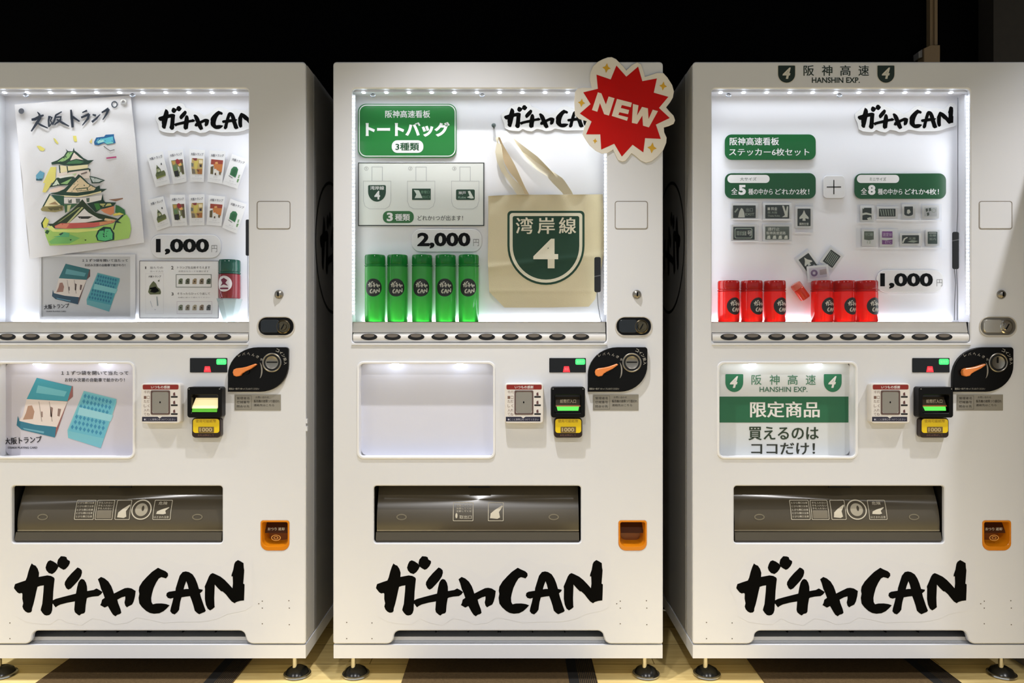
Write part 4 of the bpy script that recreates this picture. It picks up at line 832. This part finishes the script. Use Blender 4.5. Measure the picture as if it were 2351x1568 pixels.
# --- right window: six red jars
RB, RC = plastic('red_plastic', (246, 34, 24), (255, 60, 46), 0.5, 0.12), plastic('red_lid', (196, 24, 12), (236, 40, 24), 0.4, 0.12)
rl = ('red jar at the left end of the row of jars', 'second red jar from the left of the row', 'third red jar from the left, beside the gap with the tilted capsule', 'fourth red jar, just right of the gap with the tilted capsule', 'fifth red jar from the left, between two touching jars', 'red jar at the right end, nearest the price tag')
first = None
for i, (px, ra) in enumerate(((1673, 0), (1726, 0), (1779, 0), (1888, 0), (1939, 0), (1990, 0))):
    x = (px-CX)*k45
    if i == 0: first = canister('red_jar', (x, 0.0455, SHELF), 24.2*k45, 95*k45, 25*k45, RB, RC, rl[0], 'jar', 'red jars in the window', 36*k45, 0.0255, 0.36)
    else: copy_tree(first, (x-first.location.x, 0, 0), rl[i])
# small jar in the left window on a clear stand
p0 = P(527, 686, 0.045)
canister('small_jar', (p0.x, p0.y, p0.z), 24*k45, 89*k45, 33*k45, plastic('maroon_plastic', (150, 52, 60), (190, 70, 80), 0.3, 0.1), plastic('teal_lid', (44, 100, 84), (70, 140, 120), 0.3, 0.1), 'small maroon jar with teal lid and white round label on a clear stand', 'jar', None, 33*k45, 0.0235, -0.15, mat('label_white', (226, 222, 224), 0.4), ink(112, 26, 60), False)
mb = MB(); c = (p0.x, 0.0455, SHELF); hz = p0.z-SHELF
mb.raw([(c[0]-.030, .020, c[2]+hz-.0005), (c[0]+.030, .020, c[2]+hz-.0005), (c[0]+.030, .071, c[2]+hz-.0005), (c[0]-.030, .071, c[2]+hz-.0005), (c[0]-.012, .030, c[2]), (c[0]+.012, .030, c[2]), (c[0]+.012, .060, c[2]), (c[0]-.012, .060, c[2])],
       [(0, 1, 2, 3), (0, 4, 5, 1), (1, 5, 6, 2), (2, 6, 7, 3), (3, 7, 4, 0), (4, 7, 6, 5)], clear('clear_acrylic', (238, 246, 244), 0.05, 1.4, veil=((220, 232, 230), 0.18)))
tag(mb.build('display_stand'), 'clear acrylic stand under the small maroon jar', 'stand')

# --- middle window: green sign, design sheet
def art_g(mb, y):
    L = y-0.0004
    mb.poly([rrect(824, 240.5, 1046, 359.5, 17, 7), rrect(826, 242.5, 1044, 357.5, 15.5, 7)], L, PAPER); mb.text('阪神高速看板', 936, 262, 103, 17, L, PAPER, off=0.02); mb.text('トートバッグ', 936, 297, 193, 34, L, PAPER, off=0.05)
    mb.poly(rrect(899.5, 322, 972, 351, 13, 7), L, PAPER); mb.text('3種類', 935, 336.5, 54, 18, L-0.0003, GREEN, off=0.03)
sign('tote_bag_sign', 'large green rounded sign lettered for tote bags above the sheet of designs', 'sign', rrect(822, 238.5, 1048, 362, 18, 7), YB-0.006, mat('bright_green', (34, 122, 54), 0.3, vary=0.1, scale=5), art_g, 0.005)
def art_d(mb, y):
    L = y-0.0003; thin = ink(186, 188, 186)
    mb.poly([rrect(822, 373, 1112, 519, 1), rrect(824, 375, 1109.5, 516.5, 1)], L, ink(46, 50, 50))
    for i, cx in enumerate((866, 967, 1068)):
        o = [(cx-32, 415), (cx+32, 415), (cx+32, 462), (cx+28, 474), (cx+18, 480), (cx-18, 480), (cx-28, 474), (cx-32, 462)]
        mb.poly([o, inset(orient(o, True), 1.0)], L, thin); 
        for a in (cx-13, cx+11): mb.poly(rrect(a, 384, a+1.6, 415), L, thin)
        mb.poly(rrect(cx-13, 382.5, cx+12.6, 384), L, thin); mb.text('①②③'[i], cx-25, 387, 9, 9, L, ink(120, 120, 120))
    mb.poly(shield(845, 425, 886, 463, 3, 0.4), L, DKGREEN); mb.text('湾岸線', 866, 431.5, 32, 9, L-0.0003, PAPER, off=0.02); mb.text('4', 866, 448, 13, 20, L-0.0003, PAPER, off=0.03)
    mb.poly(rrect(946, 433, 989, 459, 1), L, DKGREEN); mb.poly([(952, 455), (956, 446), (950, 436), (962, 437), (966, 446), (970, 455)], L-0.0003, ink(206, 216, 206)); mb.text('非常口', 976, 441, 20, 7, L-0.0003, ink(120, 160, 130)); mb.text('出口', 978, 452, 18, 6, L-0.0003, ink(120, 160, 130))
    mb.poly(rrect(1047, 435, 1090, 459, 3), L, DKGREEN); mb.poly([(1074, 439), (1079, 438), (1088, 455), (1082, 456), (1072, 453), (1078, 450)], L-0.0003, ink(214, 220, 210)); mb.text('神戸', 1061, 443, 17, 8, L-0.0003, PAPER); mb.text('Kobe', 1061, 453, 17, 5, L-0.0003, ink(160, 190, 170))
    mb.poly(rrect(879, 484.5, 950, 512, 12, 7), L, mat('pill_green', (44, 106, 54), 0.35)); mb.text('3', 895, 498, 14, 20, L-0.0003, PAPER, off=0.04); mb.text('種類', 924, 499, 34, 16, L-0.0003, PAPER, off=0.03); mb.text('どれか1つが出ます！', 1011, 500.5, 104, 12, L, ink(66, 70, 68), off=0.012)
sign('design_sheet', 'white sheet with dark border showing three tote bag designs', 'sign', rrect(821.5, 372.5, 1112.5, 519.5, 1), YB-0.004, mat('cream_white_sheet', (226, 228, 222), 0.5, vary=0.01), art_d, 0.003)

# --- tote bag
CANVAS = mat('canvas', (226, 212, 176), 0.9, vary=0.06, scale=14, bump=0.35, bscale=700)
def bag_y(px, py):
    crease = 0.0034*math.exp(-((py-(614-(px-1120)*0.11))/7.0)**2); low = 0.0009*math.exp(-((py-668)/5.0)**2)
    ruf = 0.0034*math.sin(px*0.10+py*0.03)*math.exp(-((py-455)/26.0)**2)+0.0012*math.sin(px*0.043+1.0)*math.sin(py*0.031)
    tilt = -0.006*max(0, (py-(614-(px-1120)*0.11)))/90.0
    return -crease-low+ruf+tilt
BAG = lambda px, py, y: P(px, py, YB-0.014+bag_y(px, py)+y)
tb = thing('tote_bag', 'cream canvas tote bag printed with a green shield, hung by its handles', 'tote bag', P(1250, 706, YB-0.012))
mb = MB(BAG); mb.poly([(1121, 450), (1180, 447), (1300, 447), (1384, 446), (1387, 520), (1386, 585), (1374, 650), (1367, 686), (1352, 704), (1250, 706), (1158, 706), (1123, 670), (1120, 600), (1121, 520)], 0.0, CANVAS, 0.006, fine=7)
mb.build('bag_body', tb)
mb = MB(BAG); SG = mat('printed_green', (24, 66, 44), 0.8, vary=0.08); IV = mat('printed_ivory', (236, 228, 204), 0.85, vary=0.03)
def shp(i): return shield(1165+i, 484+i, 1342-i, 654-i, max(9-i*0.4, 3), 0.47, 24)
mb.poly(shp(0), -0.0006, SG, fine=7); mb.poly([shp(5), shp(12)], -0.0010, IV, fine=7)
for ch, cx in (('湾', 1204), ('岸', 1254), ('線', 1303)): mb.text(ch, cx, 518, 39, 38, -0.0022, IV, off=0.022)
mb.text('4', 1253, 582, 57, 68, -0.0034, IV, off=0.02); mb.build('printed_shield', tb)
KS = lambda l: [((1115+x/8.71, 280+y/8.71, d), (1115+u/8.71, 280+v/8.71, e)) for x, y, d, u, v, e in l]
STR = mat('canvas_strap', (230, 219, 192), 0.85, vary=0.04, bump=0.2, bscale=700)
a_, b_ = YB-0.020, YB-0.030
mb = MB(); mb.ribbon(KS([(560, 340, a_, 640, 460, b_+.006), (700, 450, a_-.006, 740, 590, a_-.002), (900, 600, b_, 880, 690, a_), (1030, 700, b_, 1000, 800, a_), (1110, 775, b_, 1120, 880, a_), (1305, 972, b_, 1300, 985, a_), (1400, 1090, b_+.002, 1420, 1120, a_), (1600, 1330, b_+.006, 1560, 1400, a_)]), STR, 1.25); mb.build('handle', tb, smooth=60)
mb = MB(); mb.ribbon(KS([(250, 460, a_, 245, 400, b_), (205, 330, a_, 250, 290, b_), (260, 205, a_, 275, 240, b_), (400, 190, a_+.004, 300, 222, b_), (520, 300, a_+.004, 420, 305, b_), (640, 440, a_+.003, 570, 445, b_), (735, 580, a_+.003, 715, 620, b_), (900, 700, a_+.002, 880, 800, b_), (1050, 800, a_+.002, 1050, 950, b_), (1300, 985, a_+.001, 1240, 1070, b_+.001), (1500, 1120, b_, 1290, 1130, b_+.004), (1560, 1190, b_, 1380, 1230, a_), (1690, 1375, b_, 1550, 1410, a_), (1725, 1450, b_+.008, 1575, 1450, a_)]), STR, 1.3); mb.build('handle', tb, smooth=60)
mb = MB(); mb.ribbon(KS([(240, 300, a_, 285, 310, b_), (280, 400, a_, 350, 460, b_), (325, 520, a_, 420, 580, b_), (340, 700, a_, 520, 740, b_), (380, 830, a_, 590, 870, b_), (480, 1000, a_, 660, 1020, b_), (600, 1150, a_, 730, 1180, b_), (720, 1300, a_, 800, 1330, b_), (790, 1450, a_, 870, 1450, b_)]), mat('canvas_strap_tan', (230, 208, 172), 0.85, vary=0.04)); mb.build('handle', tb, smooth=60)
mb = MB(); mb.ribbon(KS([(230, 420, a_-.004, 300, 440, b_), (205, 600, a_-.004, 320, 600, b_), (240, 800, a_-.004, 350, 830, b_), (330, 1000, a_-.002, 420, 1000, a_), (430, 1130, a_-.002, 520, 1120, a_), (540, 1280, a_-.003, 690, 1270, a_), (640, 1450, a_-.002, 780, 1450, a_)]), STR, 1.25); mb.build('handle', tb, smooth=60)
mb = MB(); p = P(1134, 293, YB); mb.lathe((p.x, YB+0.0012, p.z), [(0.003, 0), (0.003, -0.02), (0.0065, -0.022), (0.0068, -0.026), (0.004, -0.029), (0.001, -0.0295)], mat('pin_steel', (96, 104, 102), 0.3, 0.6), 18, 'y')
tag(mb.build('hanging_pin'), 'small round grey pin beside the tote bag handles', 'pin')

# --- NEW sign on the corner of the middle machine
KN = lambda pts: PIX(pts, (1320, 125), 6.27)
tn = thing('new_sign', 'red NEW starburst sign with gold sparkles on the machine corner', 'sign', (P(1435, 370, -0.004).x, -0.004, P(1435, 370, -0.004).z))
mb = MB(); MB.bevd = 0.0008
mb.poly(KN([(330,105),(400,68),(470,42),(530,38),(590,65),(630,105),(690,165),(740,228),(820,150),(895,112),(950,140),(980,225),(1008,320),(1100,292),(1180,262),(1270,265),(1330,330),(1400,440),(1425,530),(1410,620),(1370,690),(1312,762),(1370,830),(1420,880),(1442,950),(1420,1000),(1350,1032),(1280,1052),(1285,1120),(1320,1200),(1315,1270),(1270,1380),(1190,1470),(1100,1540),(1020,1560),(950,1530),(870,1460),(815,1425),(770,1480),(730,1530),(680,1545),(620,1520),(580,1440),(550,1370),(470,1420),(390,1430),(300,1390),(210,1310),(140,1210),(108,1150),(130,1060),(170,960),(60,930),(0,870),(-10,700),(0,540),(40,490),(120,478),(240,480),(215,380),(220,270),(260,170)]), -0.0045, mat('sign_white_card', (236, 230, 218), 0.35, vary=0.01), 0.003, bev=0.7); mb.build('backing_card', tn)
mb = MB(); mb.poly(KN([(310,290),(515,360),(597,160),(740,320),(910,175),(970,385),(1180,345),(1135,550),(1345,610),(1210,770),(1365,915),(1165,1010),(1235,1215),(1010,1205),(985,1410),(830,1300),(675,1470),(565,1285),(378,1370),(365,1150),(160,1150),(240,965),(70,850),(225,715),(120,545),(330,495)]), -0.0049, mat('burst_red', (196, 14, 5), 0.3, vary=0.05, spec=0.25)); mb.build('starburst', tn)
mb = MB(); wl = mat('new_cream', (240, 226, 208), 0.4, vary=0)
mb.poly(KN([(330,545),(380,560),(445,720),(485,605),(570,630),(490,880),(420,860),(360,700),(322,825),(245,800)]), -0.0053, wl); mb.poly(KN([(605,640),(820,695),(805,760),(675,728),(660,770),(780,800),(765,860),(640,832),(625,870),(765,905),(750,955),(530,885)]), -0.0053, wl); mb.poly(KN([(835,712),(915,732),(893,880),(965,755),(1050,775),(1060,930),(1120,795),(1195,815),(1065,1050),(980,1025),(970,880),(895,1000),(820,985)]), -0.0053, wl); mb.build('lettering', tn)
for (x, y, r) in ((455, 195, 72), (1270, 455, 66), (95, 695, 62), (290, 1245, 40), (1110, 1345, 80)):
    mb = MB(); mb.poly(KN([(x+(r if i % 2 == 0 else r*0.42)*math.cos(PI/4*i-PI/2+0.12)*(0.85 if i % 2 == 0 else 1), y+(r if i % 2 == 0 else r*0.42)*math.sin(PI/4*i-PI/2+0.12)) for i in range(8)]), -0.0051, mat('gold_print', (222, 172, 40), 0.4, vary=0.1)); mb.build('sparkle', tn)

# --- right window: green labels, plus tile
def pill(x0, y0, x1, y1, label, art, m=GREEN): sign('green_label', label, 'sign', rrect(x0, y0, x1, y1, 16, 7), YB-0.006, m, art, 0.005, 'green labels in the window')
def art1(mb, y): mb.text('阪神高速看板', 1732, 324.5, 113, 18, y-0.0004, PAPER, off=0.025); mb.text('ステッカー6枚セット', 1766, 349, 184, 17, y-0.0004, PAPER, off=0.02)
pill(1664, 308.5, 1873, 367, 'green rounded label with two lines of white writing, topmost of the three labels', art1, mat('label_green_top', (12, 94, 44), 0.3, vary=0.1))
def art2(head, num, tail, x0):
    def f(mb, y):
        mb.poly(rrect(x0+6, 401.5, x0+103, 420, 9, 6), y-0.0003, PAPER); mb.text(head, x0+54, 411, 38, 8, y-0.0006, ink(96, 110, 100), off=0.005)
        mb.text('全', x0+22, 439, 14, 15, y-0.0004, PAPER, off=0.015); mb.text(num, x0+40, 436, 17, 23, y-0.0004, PAPER, off=0.05); mb.text('種の中から', x0+82, 440, 56, 14, y-0.0004, PAPER, off=0.02); mb.text('どれか%s枚！' % ('2' if num == '5' else '4'), x0+155, 440, 78, 14, y-0.0004, PAPER, off=0.02)
    return f
pill(1664, 397, 1873, 456, 'green rounded label with a white band and the number 5', art2('大サイズ', '5', '', 1664)); pill(1961.5, 398, 2172, 456.5, 'green rounded label with a white band and the number 8', art2('ミニサイズ', '8', '', 1961.5))
def artp(mb, y): mb.poly(rrect(1898, 428.2, 1931, 430.4), y-0.0003, BLACKINK); mb.poly(rrect(1913.4, 413, 1915.6, 446), y-0.0003, BLACKINK)
sign('plus_tile', 'white square tile with a black plus between the green labels', 'sign', rrect(1890, 403.5, 1940, 455, 9), YB-0.006, PAPER2, artp, 0.005)

# --- sticker packs
SLEEVE = clear('clear_sleeve', (246, 248, 250), 0.12, 1.15, veil=((232, 234, 238), 0.03))
def pack(sl, st, label, art, ang=0.0, yy=0.0, col=(22, 38, 24), group='sticker packs in clear sleeves'):
    c = ((sl[0]+sl[2])/2, (sl[1]+sl[3])/2)
    R2 = lambda l: rot2(l, c, ang)
    t = thing('sticker_pack', label, 'sticker pack', P(c[0], sl[3], YB-0.006-yy), group)
    mp = lambda a, b, y: P(*rot2([(a, b)], c, ang)[0], y)
    y = YB-0.005-yy; mb = MB(mp); mb.poly(rrect(st[0]-5, st[1]-5, st[2]+5, st[3]+5, 1), y, PAPER, 0.0012); mb.poly(rrect(*st, 1), y-0.0003, mat('sticker_%d_%d_%d' % col, col, 0.4, vary=0.15, scale=60)); art(mb, st, y-0.0006); mb.build('sticker', t)
    mb = MB(mp); mb.poly(rrect(*sl, 1), y-0.0025, SLEEVE)
    mb.poly(rrect(sl[0], sl[3]-2.5, sl[2], sl[3], .5), y-0.0028, PAPER2); mb.build('sleeve', t)
iv = ink(232, 234, 224); gy = ink(168, 180, 164)
def S_(mb, st, y, m, *pts): mb.poly([(st[0]+a*(st[2]-st[0]), st[1]+b*(st[3]-st[1])) for a, b in pts], y, m)
def T_(mb, st, y, m, s, cx, cy, wd, ht): w_, h = st[2]-st[0], st[3]-st[1]; mb.text(s, st[0]+cx*w_, st[1]+cy*h, wd*w_, ht*h, y, m, off=0.02)
def s1(mb, st, y): S_(mb, st, y, iv, (.22,.95),(.28,.5),(.36,.2),(.44,.3),(.5,.6),(.52,.95)); T_(mb, st, y, gy, '出口', .72, .35, .3, .3); T_(mb, st, y, gy, 'EXIT', .74, .7, .4, .2); S_(mb, st, y, gy, (.05,.5),(.2,.2),(.24,.3),(.1,.6))
def s2(mb, st, y): T_(mb, st, y, iv, '■ 料金', .3, .28, .4, .26); T_(mb, st, y, gy, '西 大阪', .3, .56, .4, .18); T_(mb, st, y, gy, 'Osaka Kobe', .36, .8, .5, .14); S_(mb, st, y, iv, (.7,.05),(.78,.05),(.86,.5),(.9,.1),(.96,.1),(.93,.9),(.7,.9),(.82,.75))
def s3(mb, st, y): S_(mb, st, y, iv, (.5,.08),(.62,.3),(.85,.5),(.85,.6),(.6,.55),(.62,.7),(.38,.7),(.4,.55),(.15,.6),(.15,.5),(.38,.3)); T_(mb, st, y, iv, '関西空港', .5, .88, .7, .16)
def s4(mb, st, y): mb.poly([rrect(st[0]+3, st[1]+3, st[2]-5, st[3]-3, 4), rrect(st[0]+5, st[1]+5, st[2]-7, st[3]-5, 3)], y, gy); T_(mb, st, y, gy, '環状線', .35, .5, .4, .35); T_(mb, st, y, iv, '1号', .72, .5, .3, .4)
def s5(mb, st, y):
    T_(mb, st, y, iv, '通行止', .35, .2, .5, .26); T_(mb, st, y, iv, '阪神高速道路', .45, .5, .8, .24)
    for k in range(4): S_(mb, st, y, iv, (.06+k*.24,.95),(.1+k*.24,.7),(.2+k*.24,.68),(.22+k*.24,.95))
def s6(mb, st, y): S_(mb, st, y, iv, (0,.45),(.4,.38),(1,.5),(1,.62),(.4,.55),(0,.62)); S_(mb, st, y, iv, (0,.0),(.2,.0),(.1,.12)); S_(mb, st, y, iv, (.5,.85),(.9,.75),(1,1),(.6,1))
def s7(mb, st, y):
    for k in range(6): S_(mb, st, y, gy, (.06+k*.15,.1),(.12+k*.15,.1),(.2+k*.14,.9),(.15+k*.14,.9))
def s8(mb, st, y): S_(mb, st, y-.0001, PAPER, (-.06,.75),(.1,.92),(.5,1.02),(.9,.92),(1.06,.75),(1.06,1.1),(-.06,1.1)); S_(mb, st, y, iv, (.35,.35),(.6,.3),(.75,.6),(.5,.8),(.3,.7))
def s9(mb, st, y):
    for a, b in ((.2,.3),(.45,.25),(.3,.75)): S_(mb, st, y, ink(70,84,72), (a-.1,b-.15),(a+.08,b-.2),(a+.1,b+.1),(a-.06,b+.2))
    mb.poly([ell(st[0]+.75*(st[2]-st[0]), st[1]+.35*(st[3]-st[1]), 5, n=14), ell(st[0]+.75*(st[2]-st[0]), st[1]+.35*(st[3]-st[1]), 4, n=14)], y, gy)
def s10(mb, st, y): S_(mb, st, y, PAPER, (0,.65),(.5,.72),(1,.65),(1,1),(0,1)); T_(mb, st, y, gy, '守口線', .5, .25, .8, .25); T_(mb, st, y-.0002, gy, '12', .5, .86, .4, .2)
def s11(mb, st, y): T_(mb, st, y, ink(206, 180, 214), '速度50', .5, .25, .85, .3); S_(mb, st, y, PAPER, (0,.48),(1,.5),(1,.62),(.4,.7),(0,.66)); T_(mb, st, y-.0001, ink(196, 160, 206), 'ETC', .6, .84, .6, .2)
def s12(mb, st, y): S_(mb, st, y, iv, (0,.9),(.1,.4),(.3,.2),(.34,.3),(.18,.5),(.08,.95)); T_(mb, st, y, gy, '北港', .6, .4, .4, .3); S_(mb, st, y, gy, (.3,.8),(.6,.6),(.95,.7),(.7,.9))
def s13(mb, st, y): T_(mb, st, y, gy, '全線', .5, .3, .7, .2); T_(mb, st, y, gy, '案内', .5, .6, .7, .2); S_(mb, st, y, iv, (.1,.08),(.9,.08),(.9,.13),(.1,.13))
U = 'sticker pack with '
pack((1676, 466, 1744, 505), (1683, 471.5, 1735, 500.5), U+'a green exit sign, first under the number 5 label', s1)
pack((1751, 463, 1817, 506), (1757, 470.5, 1812, 501.5), U+'a wide green direction sign, middle of the top row of three', s2)
pack((1826, 466, 1867, 536), (1831, 479, 1861, 519), U+'an upright green sign of a white aeroplane', s3)
pack((1676, 516, 1742, 556), (1683.5, 520.5, 1732.5, 550.5), U+'a dark framed route sign, first in the second row', s4)
pack((1750, 513, 1818, 557), (1757, 520, 1812, 550), U+'a pale sign crowded with figures, below the direction sign', s5, col=(96, 104, 92))
pack((1967, 470, 2008, 513), (1980, 477, 2001, 505), U+'a sign crossed by a white arrow, first under the number 8 label', s6)
pack((2013, 466, 2066, 506), (2018, 479, 2056, 497), U+'a wide green barred sign beside the shield sticker', s7)
pack((2067, 465, 2111, 508), (2076, 474, 2096, 496), U+'a small green shield', s8)
pack((2114, 468, 2162, 508), (2122, 476, 2151, 497), U+'tiny grey drawings on white, last of its row', s9, col=(206, 207, 208))
pack((1965, 524, 2012, 570), (1984, 531, 2006, 560), U+'a small grey-green and white sign, under the white arrow sticker', s10, col=(92, 102, 84))
pack((2016, 524, 2062, 571), (2025, 531, 2049, 561), U+'a purple sign', s11, col=(128, 64, 140))
pack((2064, 526, 2114, 571), (2071, 540, 2110, 559), U+'a low wide sign with a white curve, right of the purple one', s12)
pack((2118, 528, 2162, 571), (2130, 532, 2152, 560), U+'an upright grey-green list sign, last of the lower row', s13, col=(58, 78, 68))
pack((1835, 576, 1874, 634), (1842, 586, 1870, 622), U+'a dark sign, the left one of the tilted pair', s3, ang=-0.62, yy=0.003, col=(26, 36, 24))
pack((1882, 567, 1922, 640), (1889, 575, 1916, 608), U+'a dark striped sign, the right one of the tilted pair', s7, ang=0.62, yy=0.006, col=(30, 38, 26))
def s14(mb, st, y): mb.poly([ell(st[0]+.28*(st[2]-st[0]), st[1]+.5*(st[3]-st[1]), 8, n=16), ell(st[0]+.28*(st[2]-st[0]), st[1]+.5*(st[3]-st[1]), 3.5, n=12)], y, ink(120, 92, 130)); S_(mb, st, y, ink(178, 160, 158), (.6,.25),(1,.2),(1,.7),(.6,.75))
pack((1852, 606, 1904, 646), (1858, 614, 1898, 638), U+'a pale purple round mark, lowest in front of the tilted pair', s14, ang=-0.1, yy=0.010, col=(206, 198, 206))

# --- tilted small capsule between the jars, leaning in a clear pouch
tcap = thing('red_capsule', 'small orange-red lidded capsule tilted in the gap between the jars', 'capsule', P(1840, 690, 0.05))
cen = P(1837, 668, 0.058); ax = Vector((math.sin(0.62), 0, -math.cos(0.62)))
def tilt(mb):
    for i, v in enumerate(mb.v):
        q = Vector((v.x, v.y, v.z)); a = -0.62
        mb.v[i] = Vector((cen.x+q.x*math.cos(a)+q.z*math.sin(a)*1.0, cen.y+q.y, cen.z-q.x*math.sin(a)*1.0+q.z*math.cos(a)))
CO = plastic('orange_red_plastic', (226, 70, 40), (250, 100, 70), 0.35, 0.12)
mb = MB(); mb.lathe((0, 0, -0.029), [(0.009, 0), (0.0145, 0.001), (0.0155, 0.004), (0.0155, 0.036), (0.014, 0.038)], CO, 22); tilt(mb); mb.build('body', tcap)
mb = MB(); mb.lathe((0, 0, 0.0092), [(0.0150, 0), (0.0162, 0.001), (0.0162, 0.014), (0.0145, 0.018), (0.006, 0.019)], plastic('pale_orange_lid', (236, 130, 110), (250, 160, 140), 0.35, 0.15), 22); tilt(mb); mb.build('lid', tcap)

# --- black inline switches hanging on thin cords inside the windows
def cord_switch(top, bot, px, wdt, cord, label, band=None, lean=0):
    yk = 0.0165; t = thing('cord_switch', label, 'switch', P(px, bot, yk+.008), 'black switches on cords')
    mb = MB(); mb.poly(rrect(px-wdt/2+lean, top, px+wdt/2, bot, wdt*0.3, 5), yk, mat('switch_black', (24, 24, 26), 0.35), 0.012, bev=1.2); mb.build('switch_body', t)
    if band: mb = MB(); mb.poly([(px-wdt/2, band+2), (px+wdt/2, band-1), (px+wdt/2, band+1), (px-wdt/2, band+4)], yk-0.0006, ink(120, 120, 124), 0.0004); mb.build('band', t)
    for c in cord: mb = MB(); mb.tube([P(a, b, yk+0.006) for a, b in c], 0.0011, mat('grey_cord', (92, 94, 100), 0.5), 6); mb.build('cord', t)
cord_switch(504, 587, 569, 10, [[(569, 586), (569, 640), (570, 700), (570, 735)]], 'black inline switch half hidden by the frame beside the fanned cards')
cord_switch(590, 671, 1372, 15, [[(1371, 670), (1373, 700), (1378, 730), (1386, 752), (1389, 762)]], 'dark inline switch hanging in front of the tote bag edge', band=632)
cord_switch(532, 618, 2194, 16, [[(2197, 533), (2199, 480), (2199, 380), (2199, 280), (2199, 224)], [(2191, 617), (2194, 650), (2192, 690), (2191, 735)], [(2196, 617), (2198, 660), (2198, 735)]], 'black inline switch on cords near the green label with the number 8', band=550)
